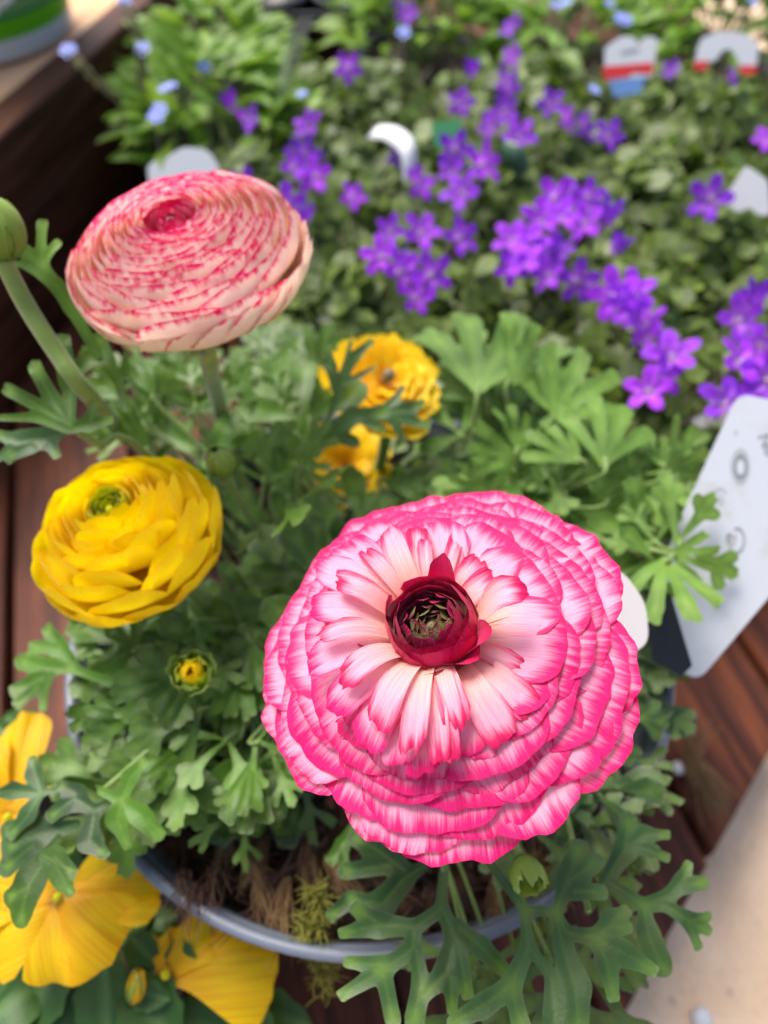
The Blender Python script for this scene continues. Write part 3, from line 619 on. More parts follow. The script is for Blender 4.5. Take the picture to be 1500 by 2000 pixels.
obj('flower_centre', meshdata('flower_centre', V, Fq, CORE), fl)
stem(plant, root, [root, (1.3, 9.5, 14), (1.5, 7.6, 18.5), tuple(F1 + Vector((0, 0, -.1)))], [.3, .27, .25, .3])
# faded bud below the bloom
bp = atz(1015, 1672, 15.2); b = empty('bud', tuple(bp - Vector(root)), plant, axisrot((.2, -.9, .2)))
for k in range(8): add_petal(b, SEPAL, name='sepal', prof=[(.05, 0), (.5, .15), (.55, .6), (.35 + U(-.1, .1), 1.0)], hw0=.12, hw1=.3, az=k * .8 + U(-.2, .2), wrap=1, c=.5, ripple=.05, jag=.05, seed=900 + k, nu=9, nv=9)
stem(plant, root, [root, (3, 8.5, 12.5), tuple(bp)], [.12, .1, .09])
# the measured leaves at the lower right
PL = []
P0 = atz(1020, 1780, 15.4); NA = (.05, -.15, 1)
A1 = [(940, 1665, 7, 1025, 1777, 8), (1025, 1777, 8, 1085, 1782, 8), (1085, 1782, 7, 1108, 1718, 20), (1108, 1718, 22, 1128, 1662, 20), (1108, 1722, 16, 1160, 1688, 18), (1120, 1740, 16, 1172, 1742, 15),
      (1085, 1782, 7, 1110, 1822, 10), (1110, 1822, 10, 1165, 1832, 14), (1165, 1832, 14, 1195, 1800, 20), (1195, 1800, 18, 1218, 1782, 12), (1190, 1810, 14, 1222, 1812, 10), (1165, 1832, 14, 1182, 1880, 17), (1182, 1880, 19, 1196, 1942, 13), (1165, 1836, 12, 1215, 1862, 20), (1215, 1862, 20, 1268, 1892, 13),
      (1088, 1790, 8, 1102, 1850, 15), (1102, 1850, 17, 1122, 1925, 26), (1122, 1925, 26, 1130, 2010, 20)]
A2 = [(1025, 1777, 8, 1032, 1850, 11), (1032, 1850, 12, 1000, 1925, 18), (1000, 1925, 16, 940, 1965, 18), (940, 1965, 18, 890, 1995, 14), (1000, 1925, 15, 1018, 2005, 20), (1035, 1850, 9, 1078, 1905, 9), (1078, 1905, 10, 1085, 1980, 20), (1085, 1980, 20, 1080, 2040, 22)]
traced(root, plant, L_FRONT, A1 + A2, P0, NA, pet=[(1.5, 10, 10.5), (2.0, 8.2, 15), tuple(atz(942, 1668, 15.5))], n=84, k=.035, warp=.035, fold=.22, pr=.1)
P0 = atz(1240, 1720, 14.2)
B1 = [(1150, 1780, 7, 1185, 1718, 10), (1185, 1718, 11, 1222, 1660, 18), (1222, 1660, 20, 1228, 1610, 20), (1225, 1655, 16, 1262, 1630, 16), (1262, 1630, 14, 1302, 1630, 8), (1240, 1650, 14, 1300, 1674, 9),
      (1185, 1720, 9, 1255, 1768, 10), (1255, 1768, 10, 1305, 1750, 11), (1305, 1750, 11, 1332, 1722, 14), (1332, 1722, 13, 1345, 1692, 9), (1335, 1728, 14, 1370, 1724, 13), (1255, 1768, 10, 1298, 1768, 9), (1298, 1768, 9, 1345, 1798, 14), (1345, 1798, 13, 1380, 1790, 8), (1348, 1802, 12, 1380, 1816, 10), (1340, 1800, 10, 1362, 1845, 9),
      (1255, 1768, 10, 1262, 1820, 17), (1262, 1820, 19, 1285, 1880, 19), (1285, 1880, 18, 1296, 1893, 10)]
traced(root, plant, L_FRONT, B1, P0, (-.05, -.25, 1), pet=[(2.5, 10.8, 10.4), (5, 8, 13), tuple(atz(1150, 1780, 14.3))], n=84, k=.035, warp=.04, fold=.22, pr=.09)
P0 = atz(800, 1820, 14.8)
C1 = [(868, 1700, 8, 862, 1775, 10), (862, 1775, 11, 810, 1812, 12), (810, 1812, 12, 740, 1806, 20), (740, 1806, 20, 672, 1822, 10), (735, 1800, 14, 702, 1778, 15), (808, 1812, 12, 806, 1852, 13), (806, 1852, 13, 748, 1892, 18), (748, 1885, 16, 682, 1880, 11), (748, 1895, 16, 672, 1942, 11), (748, 1898, 15, 766, 1985, 16),
      (812, 1855, 12, 822, 1920, 14), (822, 1920, 16, 810, 1985, 20), (865, 1775, 11, 888, 1835, 16), (888, 1835, 17, 872, 1900, 22), (872, 1900, 20, 832, 1935, 14), (880, 1905, 18, 882, 1968, 10), (892, 1835, 15, 912, 1938, 12), (895, 1810, 13, 940, 1850, 16), (940, 1850, 18, 985, 1895, 14)]
traced(root, plant, L_FRONT, C1, P0, (0, -.2, 1), pet=[(1, 10, 10.5), (1.3, 8, 13.5), tuple(atz(868, 1700, 15))], n=84, k=.035, warp=.035, fold=.22, pr=.1)
D1 = [(830, 1690, 8, 790, 1715, 14), (790, 1715, 18, 745, 1765, 24), (790, 1700, 15, 730, 1655, 22), (730, 1655, 20, 700, 1640, 16), (760, 1690, 14, 680, 1700, 16), (680, 1760, 14, 650, 1785, 12), (745, 1765, 14, 690, 1755, 14)]
traced(root, plant, L_FRONT, D1, atz(740, 1700, 13.6), (0, -.3, 1), pet=[(0, 10, 10.5), (1, 9, 13), tuple(atz(832, 1688, 13.6))], n=60, k=.045)
traced(root, plant, L_MID, [(690, 1610, 6, 668, 1650, 12), (668, 1650, 12, 650, 1675, 12), (668, 1650, 10, 672, 1690, 10)], atz(665, 1650, 12.6), (0, -.2, 1), n=40, k=.04)
fill(root, plant, L_FRONT, [(1080, 1600), (1200, 1500), (1240, 1560), (1220, 1680), (1090, 1740)], 9, (12.3, 13.6), (2.2, 3.0), ['tri', 'narrow', 'small'])
fill(root, plant, L_FRONT, [(880, 1960), (1180, 1890), (1240, 2010), (880, 2030)], 7, (11.5, 13.5), (2.6, 3.4), ['narrow', 'tri'])
fill(root, plant, L_FRONT, [(1240, 1260), (1320, 1290), (1310, 1370), (1240, 1420)], 7, (12.3, 13.6), (1.8, 2.6), ['wide', 'small'])
fill(root, plant, L_MID, [(560, 1000), (640, 960), (640, 1100), (560, 1180), (520, 1120)], 9, (13, 17), (2.6, 3.6), ['tri', 'small'])

# ---- picotee flower, upper left
root = (-4.2, 17.0, 9.7); F2 = atd(356, 489, 20.8)
plant = empty('ranunculus_plant', root)
tag(plant, 'tall ranunculus plant with peach and cream bloom flecked with crimson, before the dark crate', 'flowering plant')
ax2 = (-.12, -.06, 1)
fl = empty('flower', tuple(F2 - Vector(root)), plant, axisrot(ax2))
N = 96
for i in range(N):
    f = (i / (N - 1)) ** .95; er = (3.19 - 2.59 * f) * U(.99, 1.012)
    ez = .15 + 1.2 * max(0, 1 - (er / 3.3) ** 2) ** .8 + U(-.015, .015) - (max(0, f - .88) * 2.2)
    hw = .3 + 2.1 * (er / 3.3) ** .95
    zb = -1.3 + 1.2 * f
    add_petal(fl, PICO if f < .93 else PICOIN, prof=[(.15, zb * .8), (er * 1.03 + .05, zb * .75 + .2 * f), (er * 1.12 + .06, ez - .6), (er, ez)], hw0=.2, hw1=hw, az=i * GA + U(-.1, .1), wrap=1.0, c=U(.10, .17), ripple=.012, jag=.005, seed=1000 + i, nu=17, nv=12, wpos=.6, pinch=3, lean=U(-.5, .5))
_x = axisrot(ax2).to_matrix().inverted() @ Vector((1, 0, 0)); _o = math.atan2(_x.y, _x.x)
for k in range(20):
    az = -175 + k * 13.5; out = math.exp(-((az + 15) / 38) ** 2); r_ = 3.22 + .42 * out + U(-.04, .04); z_ = .08 + .10 * math.cos(RAD(az - 90)) + U(-.05, .05)
    add_petal(fl, PICOUT, prof=[(.15, -1.35), (2.4, -1.6), (r_ + .2, -1.1), (r_, z_)], hw0=.3, hw1=1.55, az=RAD(az) + _o, wrap=.95, c=.22, pinch=2.3, ripple=.02, jag=.005, seed=1200 + k, nu=17, nv=13, wpos=.7)
for k in range(14): add_petal(fl, PICOIN, prof=[(.1, .3), (.42, .4), (.45, .85), (.12 + .022 * k, 1.15)], hw0=.1, hw1=.22, az=k * GA, wrap=.9, c=.4, jag=.03, seed=1300 + k, nu=7, nv=7)
V, Fq = lathe([(.01, 1.02), (.1, 1.0), (.16, .9), (.16, .6)], 12); obj('flower_centre', meshdata('flower_centre', V, Fq, CORE), fl)
Bq = F2 + Vector((.25, .2, -1.5))
for k in range(5): add_petal(fl, SEPAL, name='sepal', prof=[(.1, -1.65), (.9, -1.9), (1.6, -1.9), (2.2, -2.15)], hw0=.2, hw1=.45, az=k * 1.257 - .35, c=.5, wrap=.3, seed=1350 + k, nu=7, nv=8)
stem(plant, root, [root, tuple(atz(455, 900, 13)), tuple(atz(428, 790, 16.5)), tuple(atd(405, 690, 21.3)), tuple(Bq)], [.34, .32, .28, .27, .3])
# bud on the thick stem at the left edge
bp = atd(-8, 455, 19.5); b = empty('bud', tuple(bp - Vector(root)), plant, axisrot((-.25, .5, .8)))
for k in range(14): add_petal(b, SEPAL, name='sepal', prof=[(.05, -.75), (.85, -.65), (.92, .35), (.22 + .02 * k, .8)], hw0=.2, hw1=.55, az=k * GA, wrap=1, c=.4, seed=1400 + k, nu=9, nv=9)
stem(plant, root, [root, tuple(atz(300, 900, 12.5)), tuple(atd(180, 780, 21.6)), tuple(atd(108, 685, 20.6)), tuple(atd(45, 585, 20.2)), tuple(atd(-2, 490, 19.6))], [.26, .25, .25, .25, .25, .24])
Q = atd(95, 480, 21)
traced(root, plant, L_MID, [(190, 690, 9, 140, 600, 12), (140, 600, 14, 90, 520, 12), (85, 518, 11, 35, 478, 17), (85, 515, 9, 82, 440, 10), (88, 515, 9, 112, 478, 8), (120, 560, 12, 60, 520, 8), (60, 520, 7, 30, 515, 5)], Q, (-.1, -.75, .7), n=60, k=.05, fold=.3)
Q = atd(110, 780, 21.2)
traced(root, plant, L_MID, [(140, 836, 9, 136, 745, 14), (136, 745, 18, 122, 675, 20), (136, 740, 14, 175, 700, 18), (138, 830, 7, 102, 780, 12), (102, 780, 14, 72, 722, 14), (135, 828, 7, 80, 795, 9), (80, 795, 12, 18, 762, 13),
      (142, 838, 8, 178, 828, 14), (178, 828, 14, 215, 822, 8), (178, 820, 10, 185, 795, 8), (132, 838, 8, 70, 812, 10), (70, 812, 9, 0, 815, 7)], Q, (0, -.55, .85), n=84, k=.04,
      pet=[(-4.5, 16, 10.5), tuple(atd(280, 880, 23.0)), tuple(atd(200, 868, 22)), tuple(atd(140, 838, 21.4))], fold=.3)
Q = atd(60, 870, 21.5)
traced(root, plant, L_FRONT, [(125, 845, 8, 90, 855, 18), (90, 855, 20, 40, 862, 20), (40, 862, 16, 0, 850, 10), (60, 870, 18, 25, 890, 14), (95, 862, 14, 108, 885, 10), (20, 880, 10, -10, 900, 8)], Q, (-.1, -.5, .85), n=60, k=.04)
Q = atd(200, 720, 22)
traced(root, plant, L_MID, [(250, 800, 7, 232, 745, 7), (232, 745, 8, 205, 700, 16), (205, 700, 14, 195, 665, 14), (205, 705, 12, 170, 690, 12), (245, 730, 8, 245, 690, 6)], Q, (0, -.5, .85), n=50, k=.04)
UPR = [(200, 690), (640, 640), (640, 900), (600, 1000), (470, 1000), (440, 880), (330, 860), (210, 860)]
fill(root, plant, L_MID, UPR, 46, (14.0, 18.5), (1.7, 2.8), ['tri', 'small', 'spoon', 'narrow'], up=(.1, 1.2))
fill(root, plant, L_FRONT, [(500, 640), (600, 600), (620, 800), (590, 900)], 9, (10.5, 13.0), (2.2, 3.0), ['tri', 'wide'], up=(.0, .6))
bp = atz(432, 905, 18.6); b = empty('bud', tuple(bp - Vector(root)), plant, axisrot((-.1, -.1, 1)))
for k in range(10): add_petal(b, SEPAL, name='sepal', prof=[(.05, -.55), (.58, -.4), (.52, .3), (.08, .72)], hw0=.15, hw1=.36, az=k * GA, wrap=1, c=.4, seed=1500 + k, nu=9, nv=9)
stem(plant, root, [root, (-4.3, 16, 13), tuple(bp - Vector((0, 0, .5)))], [.16, .15, .14])

# ---- yellow flower, left
root = (-3.6, 12.5, 9.7); F3 = atd(240, 1030, 21.3)
plant = empty('ranunculus_plant', root)
tag(plant, 'ranunculus plant with lemon yellow bloom and green eye at the left of the grey pot', 'flowering plant')
fl = empty('flower', tuple(F3 - Vector(root)), plant, axisrot((-.16, .0, 1)))
N = 64
for i in range(N):
    f = i / (N - 1); er = (2.66 - 1.88 * f) * U(.93, 1.05)
    ez = -.45 + 2.0 * max(0, 1 - (er / 2.85) ** 2) ** .75 + U(-.12, .12)
    hw = .35 + .85 * (er / 2.7) ** .8
    zb = -1.3 + 1.1 * f
    add_petal(fl, YELL, prof=[(.12, zb), (er * 1.0, zb - .1), (er * 1.16 + .08, ez - .6), (er * 1.02, ez)], hw0=.15, hw1=hw * U(.85, 1.15), az=i * GA + U(-.2, .2), wrap=1.0, c=U(.2, .3), ripple=.07, rfreq=1.3, cup=U(-.16, .06), jag=.006, seed=2000 + i, nu=17, nv=13, wpos=.6, lean=U(-.3, .3), pinch=2.4)
for k in range(9): add_petal(fl, YELL, prof=[(.15, -1.4), (1.9, -1.8), (2.85, -1.3), (2.75, -.4)], hw0=.2, hw1=1.25, az=k * .7 + .3, wrap=.9, c=.35, ripple=.03, seed=2100 + k, jag=.008, nu=15, nv=12, wpos=.6)
for k in range(26):
    f = k / 25; r_ = .66 - .5 * f
    add_petal(fl, YELL if k < 4 else YGRN, prof=[(.1, .2), (r_ * 1.1, .4), (r_ * 1.25, .95), (r_ * .85, 1.35 - .35 * f)], hw0=.1, hw1=.16 + .3 * (1 - f), az=k * GA, wrap=.95, c=.35, jag=.02, seed=2200 + k, nu=9, nv=9)
V, Fq = lathe([(.01, .95), (.08, .93), (.12, .85), (.12, .6)], 12); obj('flower_centre', meshdata('flower_centre', V, Fq, YGRN, {'along': np.ones(len(V)) * .9, 'edge': np.zeros(len(V)), 'puv': V}), fl)
stem(plant, root, [root, (-5, 12.6, 13), tuple(F3 + Vector((.6, .2, -2.4))), tuple(F3 + Vector((.1, 0, -1.2)))], [.28, .25, .22, .25])
# bud that is opening, green and yellow
bp = atz(375, 1315, 16.6); b = empty('bud', tuple(bp - Vector(root)), plant, axisrot((.15, -.3, 1)))
for k in range(14): add_petal(b, SEPAL if k < 8 else YGRN, name='sepal' if k < 8 else 'petal', prof=[(.05, -.4), (.6, -.35), (.8 - .03 * k, .2), (.66 - .04 * k, .5)], hw0=.15, hw1=.36, az=k * GA, wrap=.9, c=.35, ripple=.05, jag=.04, seed=2300 + k, nu=9, nv=9)
for k in range(6): add_petal(b, YELL, prof=[(.03, -.3), (.4, -.1), (.42, .25), (.04 + .02 * k, .5)], hw0=.1, hw1=.34, az=k * GA, wrap=1, c=.4, seed=2330 + k, nu=9, nv=9)
stem(plant, root, [root, (-3.8, 10.5, 12.5), tuple(bp - Vector((0, 0, .3)))], [.16, .15, .14])
LOW = [(150, 1190), (300, 1200), (460, 1130), (520, 1180), (500, 1300), (550, 1420), (560, 1540), (480, 1590), (410, 1580), (330, 1550), (230, 1480), (180, 1380)]
fill(root, plant, L_FRONT, LOW, 60, (10.8, 13), (1.8, 2.7), ['tri', 'small', 'wide', 'narrow'])
fill(root, plant, L_MID, LOW, 66, (13, 15.4), (1.5, 2.5), ['tri', 'small', 'spoon', 'wide'])
fill(root, plant, L_MID, [(440, 1380), (550, 1400), (570, 1540), (500, 1590), (420, 1620), (420, 1480)], 16, (12, 13.6), (1.6, 2.3), ['spoon', 'small', 'narrow'])
fill(root, plant, L_MID, [(130, 1420), (330, 1440), (340, 1560), (240, 1600), (160, 1620), (130, 1520)], 14, (13, 14.2), (2.0, 2.8), ['wide', 'small', 'tri'])
NL = (-.15, -.25, 1)
traced(root, plant, L_MID, [(215, 1332, 9, 140, 1305, 8), (150, 1305, 9, 118, 1262, 14), (118, 1262, 15, 92, 1230, 12), (115, 1265, 14, 65, 1262, 12), (140, 1308, 7, 100, 1305, 12), (100, 1305, 16, 45, 1292, 18), (85, 1320, 16, 38, 1345, 16), (70, 1340, 14, 40, 1372, 11), (100, 1318, 8, 85, 1350, 10), (85, 1350, 10, 84, 1378, 8)], atz(110, 1300, 15), NL, n=70, k=.05, pet=[(-4, 12, 10.5), (-5.5, 12, 13.5), tuple(atz(215, 1332, 15))])
traced(root, plant, L_MID, [(200, 1545, 7, 240, 1562, 9), (240, 1562, 9, 258, 1520, 14), (258, 1520, 15, 282, 1492, 10), (240, 1565, 8, 275, 1590, 16), (275, 1590, 18, 302, 1632, 10), (290, 1600, 14, 312, 1625, 8), (240, 1565, 8, 232, 1600, 18), (232, 1600, 18, 248, 1645, 10)], atz(250, 1570, 15.2), NL, n=60, k=.05, pet=[(-4, 11, 10.5), (-5.5, 9.5, 14), tuple(atz(200, 1545, 15.1))])
traced(root, plant, L_FRONT, [(240, 1548, 6, 182, 1582, 7), (182, 1582, 7, 145, 1560, 20), (145, 1560, 22, 105, 1590, 14), (145, 1550, 16, 120, 1535, 10), (182, 1590, 8, 178, 1640, 20), (178, 1640, 18, 205, 1665, 10)], atz(170, 1590, 14.8), NL, n=60, k=.05)
traced(root, plant, L_FRONT, [(130, 1540, 6, 82, 1548, 6), (82, 1545, 7, 68, 1510, 14), (68, 1510, 14, 62, 1488, 9), (80, 1550, 6, 30, 1545, 14), (30, 1545, 13, -8, 1550, 8), (82, 1552, 6, 62, 1590, 16), (62, 1590, 16, 30, 1625, 12)], atz(70, 1545, 14.6), NL, n=60, k=.05)
traced(root, plant, L_MID, [(110, 1640, 9, 85, 1680, 14), (85, 1680, 16, 62, 1720, 24), (62, 1720, 30, 48, 1775, 22), (48, 1775, 18, 45, 1795, 10), (60, 1730, 24, 25, 1750, 14)], atz(60, 1730, 14.6), NL, n=50, k=.07, fold=.15)
traced(root, plant, L_MID, [(90, 1670, 8, 110, 1680, 16), (110, 1680, 22, 128, 1715, 18), (128, 1715, 14, 142, 1740, 8), (112, 1675, 16, 140, 1700, 10)], atz(110, 1690, 15), NL, n=44, k=.05, fold=.15)
traced(root, plant, L_FRONT, [(150, 1610, 8, 80, 1630, 20), (80, 1630, 28, 30, 1650, 24), (70, 1650, 24, 20, 1690, 18), (60, 1610, 20, 20, 1620, 14)], atz(70, 1650, 14.2), NL, n=50, k=.07, fold=.18)

# ---- rear yellow flower
root = (-0.8, 21.0, 9.7); F4 = atd(750, 752, 28.3)
plant = empty('ranunculus_plant', root)
tag(plant, 'ranunculus plant with golden yellow blooms half hidden behind leaves, rear of grey pot', 'flowering plant')
fl = empty('flower', tuple(F4 - Vector(root)), plant, axisrot((.25, -.35, 1)))
N = 44
for i in range(N):
    f = i / (N - 1); er = (2.7 - 2.0 * f) * U(.96, 1.04); ez = -.3 + 1.1 * max(0, 1 - (er / 2.8) ** 2) + U(-.06, .06)
    add_petal(fl, ORAN, prof=[(.12, -.8 + f), (er * .6, -.5 + f), (er * .85, ez - .05), (er, ez)], hw0=.15, hw1=(.35 + .6 * (er / 2.7)) * U(.85, 1.15), az=i * GA + U(-.2, .2), wrap=.4, c=U(.25, .35), ripple=.05, rfreq=2.4, cup=.05, jag=.03, seed=3000 + i, nu=13, nv=10, wpos=.7)
V, Fq = lathe([(.01, 1.0), (.15, .98), (.22, .9), (.2, .4)], 12); obj('flower_centre', meshdata('flower_centre', V, Fq, CORE), fl)
stem(plant, root, [root, tuple(F4 + Vector((0, -.5, -3))), tuple(F4 + Vector((0, 0, -1)))], [.25, .24, .24])
F5 = atz(668, 905, 12.4)
fl = empty('flower', tuple(F5 - Vector(root)), plant, axisrot((-.3, -.5, 1)))
for i in range(16):
    er = 2.5 - .09 * i
    add_petal(fl, ORAN, prof=[(.12, -.6), (er * .5, -.3 + .02 * i), (er * .9, -.2 + .02 * i), (er, -.5 + .04 * i + U(-.1, .1))], hw0=.15, hw1=.85, az=i * GA, wrap=.4, c=.3, ripple=.08, jag=.02, seed=3200 + i, nu=11, nv=10)
stem(plant, root, [root, tuple(F5 + Vector((0, .6, -1.5))), tuple(F5 + Vector((0, 0, -.5)))], [.2, .2, .2])
Q = atd(660, 780, 26); NR = (-.1, -.6, .8)
traced(root, plant, L_FRONT, [(606, 882, 8, 640, 820, 7), (640, 820, 7, 660, 768, 8), (660, 768, 9, 672, 735, 9), (672, 735, 9, 692, 698, 12), (692, 698, 12, 722, 668, 8), (668, 730, 6, 686, 668, 5), (670, 748, 7, 705, 732, 6), (705, 732, 6, 730, 718, 5), (656, 760, 9, 646, 715, 12), (646, 715, 13, 640, 680, 9), (650, 720, 10, 612, 700, 8)], Q, NR, n=70, k=.03, rs=.8, pet=[tuple(root), tuple(atd(612, 950, 26.5)), tuple(atd(606, 882, 26.1))])
traced(root, plant, L_FRONT, [(606, 885, 9, 655, 842, 16), (655, 842, 20, 690, 812, 18), (690, 812, 16, 745, 808, 14), (745, 808, 12, 772, 782, 9), (772, 782, 8, 786, 755, 6), (745, 808, 16, 800, 800, 16), (800, 800, 15, 822, 788, 8), (770, 815, 14, 832, 830, 9), (655, 850, 14, 690, 862, 12), (690, 862, 8, 700, 868, 5), (720, 825, 10, 745, 838, 8), (770, 825, 10, 790, 862, 6)], atd(700, 830, 25.6), NR, n=70, k=.04, rs=.85)
fill(root, plant, L_MID, [(760, 900), (860, 900), (930, 960), (800, 990), (760, 960)], 10, (12, 14), (1.8, 2.6), ['small', 'tri', 'spoon'])
fill(root, plant, L_FRONT, [(560, 900), (600, 960), (760, 960), (760, 990), (600, 1020)], 8, (10.6, 12), (2.0, 2.6), ['tri', 'small'])

# ---- pale leafy plant without blooms, right rear of the pot
root = (4.6, 18.5, 9.7)
plant = empty('ranunculus_plant', root)
tag(plant, 'leafy ranunculus plant without blooms, pale green divided leaves between the pink bloom and violet bellflowers', 'plant')
HN = Vector((0, -.75, .7))
for (b, t, sty, z, sc) in [((935, 760), (965, 600), 'fan', 17.5, 1.0), ((1000, 745), (1065, 665), 'fan', 17.6, 1.15), ((1080, 815), (1170, 715), 'fan', 17.6, 1.1), ((1085, 815), (1090, 715), 'fan', 17.3, 1.05), ((1180, 905), (1195, 795), 'fan', 17.5, 1.15),
                           ((1130, 900), (1050, 830), 'fan', 17.2, 1.0), ((1290, 910), (1285, 850), 'fan', 16.8, 1.1), ((1300, 925), (1370, 865), 'fan', 16.8, 1.1), ((1230, 940), (1160, 940), 'small', 16.6, 1.0), ((1010, 890), (920, 905), 'fan', 16.6, 1.0),
                           ((1010, 880), (1020, 800), 'fan', 16.8, 1.0), ((1030, 895), (1090, 880), 'small', 16.3, 1.1), ((1320, 1060), (1390, 1000), 'wide', 16.6, 1.3), ((1310, 1080), (1370, 1090), 'fan', 16.6, 1.5), ((1300, 1090), (1310, 1190), 'fan', 16.8, 1.1), ((1280, 1060), (1230, 990), 'wide', 16.4, 1.1), ((1260, 1030), (1170, 1010), 'small', 16.2, 1.1), ((1280, 1100), (1230, 1130), 'small', 16.2, 1.2),
                           ((930, 780), (870, 700), 'fan', 16.4, 1.1), ((900, 850), (850, 790), 'small', 15.6, 1.0), ((1180, 980), (1250, 930), 'wide', 16.2, 1.2), ((950, 960), (880, 950), 'fan', 15.8, 1.1), ((1100, 960), (1090, 900), 'small', 15.8, 1.2), ((1340, 960), (1360, 900), 'small', 16.2, 1.2), ((1250, 960), (1290, 1010), 'wide', 16, 1.3)]:
    B_, T_ = atz(*b, z - .3), atz(*t, z + U(-.2, .3))
    grow(root, plant, L_PALE, B_, T_, sty, nh=HN + Vector((U(-.3, .3), U(-.2, .2), U(-.1, .3))), fold=.15, bend=-.1, side=-.1, scale=sc * 1.1, pr=.08)
REAR = [(880, 760), (960, 660), (1060, 720), (1180, 780), (1270, 880), (1360, 900), (1340, 1060), (1260, 1160), (1160, 1090), (1030, 1000), (910, 960), (880, 880)]
fill(root, plant, L_PALE, REAR, 40, (13.8, 15.8), (2.0, 3.0), ['fan', 'wide', 'small'], hint=Vector((0, -.5, .8)))
fill(root, plant, L_FRONT, REAR + [(1300, 1200)], 30, (12.2, 14.5), (2.6, 3.6), ['wide', 'tri'], hint=Vector((0, -.4, .8)))

# ------------------------------------------------------------------ pansies, lower left
root = (-9.5, 4.2, .1)
plant = empty('pansy_plant', root)
tag(plant, 'yellow pansy plant with big ruffled blooms, in front of the grey pot at lower left', 'flowering plant')
V, Fq = lathe([(.01, .3), (3.4, .3), (3.6, 0), (4.8, 7.5), (5.1, 7.6), (5.1, 8.3), (4.7, 8.3), (4.5, 7.2), (.01, 7.0)], 40)
obj('nursery_pot', meshdata('nursery_pot', V - np.array([0, 0, 0]), Fq, BLACK), plant, (-1.5, .5, 0))
def pansy(c, petals, nz):
    C0 = atz(*c); f_ = empty('flower', tuple(C0 - Vector(root)), plant)
    for k, (tx, ty, dz, hw, cc) in enumerate(petals):
        T_ = atz(tx, ty, c[2] + dz); Y = T_ - C0; L = Y.length; fr = frame(Y, nz)
        M = np.stack([fr[1], -fr[0], fr[2]])   # petal local x=out, y=side, z=normal
        add_petal(f_, PANSY, M=(M, (0, 0, .05 * k)), prof=[(.05, -.12), (L * .35, .12), (L * .7, .3), (L, -.18)], hw0=.3, hw1=hw, wrap=.02, c=cc, ripple=.17, rfreq=2.6, jag=.012, seed=4000 + k + int(tx), nu=21, nv=15, wpos=.85, pinch=2.2, cup=-.02)
    V, Fq = lathe([(.01, .32), (.12, .28), (.16, .1), (.1, -.1)], 10); obj('flower_centre', meshdata('flower_centre', V, Fq, YGRN, {'along': np.ones(len(V)), 'edge': np.zeros(len(V)), 'puv': V}), f_)
    stem(plant, root, [root, tuple(C0 + Vector((.5, .2, -2.5))), tuple(C0)], [.12, .11, .11])
pansy((118, 1755, 11.2), [(268, 1668, .3, 1.0, .3), (-40, 1830, -.3, 1.7, .35), (-60, 1720, 0, 1.5, .35), (322, 1742, -.1, .95, .25), (140, 1925, -.5, 1.45, .42), (235, 1865, -.35, 1.55, .4)], (.0, -.2, 1))
pansy((20, 1600, 11.4), [(62, 1385, .6, .95, .35), (-70, 1480, .3, 1.6, .35), (-60, 1640, -.1, 1.5, .35), (108, 1480, -.1, .8, .35), (40, 1625, -.3, .9, .35)], (-.1, -.4, 1))
pansy((325, 1905, 9.0), [(540, 1885, -.2, 1.75, .22), (425, 1800, .1, .9, .35), (335, 1810, -.5, .8, .35)], (.1, -.1, 1))
for k, (px, py, z, L) in enumerate([(265, 1930, 9.6, 1.0)]):
    p = atz(px, py, z); b = empty('bud', tuple(p - Vector(root)), plant, axisrot((.1, .6, .5)))
    for q in range(5): add_petal(b, PANSY if q < 3 else SEPAL, prof=[(.03, -.5), (.36, -.3), (.34, .3), (.05, .6)], hw0=.1, hw1=.3, az=q * GA, wrap=1, c=.4, seed=4100 + q, nu=7, nv=8)
    stem(plant, root, [root, tuple(p - Vector((0, 0, .4)))], [.1, .09])
def oval(nx=7, ny=9, wid=.32, fold=.25, tooth=.04, bend=-.25, seed=0):
    r_ = random.Random(seed); V = []; ve = []
    for j in range(ny):
        t = j / (ny - 1); wd = wid * (math.sin(math.pi * min(1, t * .94 + .04) ** .8)) ** .75
        if j in (0, ny - 1): wd *= .15
        wd *= 1 + (tooth * 2 if j % 2 else -tooth)
        for i in range(nx):
            u = -1 + 2 * i / (nx - 1); V.append((u * wd, t, fold * abs(u) * wd + bend * t * t + .03 * math.sin(6 * t + u * 2 + seed))); ve.append(math.exp(-(u / .15) ** 2))
    Fq = [(j * nx + i, j * nx + i + 1, (j + 1) * nx + i + 1, (j + 1) * nx + i) for j in range(ny - 1) for i in range(nx - 1)]
    return np.array(V), Fq, np.array(ve)
def oval_mesh(name, mat, L=1.0, **kw):
    V, Fq, ve = oval(**kw); n = len(V); J = Join(); J.add(V * L, Fq, 0, vein=ve, tip=0.0)
    tv, tf = tube([(0, .05 * L, 0), (0, -.25 * L, -.05 * L), (0, -.6 * L, -.25 * L)], [.02 * L, .018 * L, .018 * L], 5, 5); J.add(tv, tf, 1, vein=0.0, tip=0.0)
    return J.mesh(name, [mat, STEMD])
def place(me, name, parent, root, p, Y, Nh, sc=1.0):
    fr = frame(Y, Nh); m3 = Matrix(fr.tolist()).transposed()
    o = bpy.data.objects.new(name, me); COL.objects.link(o); o.parent = parent
    o.location = (Vector(p) - Vector(root)) * CM; o.rotation_euler = m3.to_euler(); o.scale = (sc, sc, sc); return o
PLM = [oval_mesh('leaf', L_PANSY, 2.6, wid=.36, tooth=.05, seed=k) for k in range(3)]
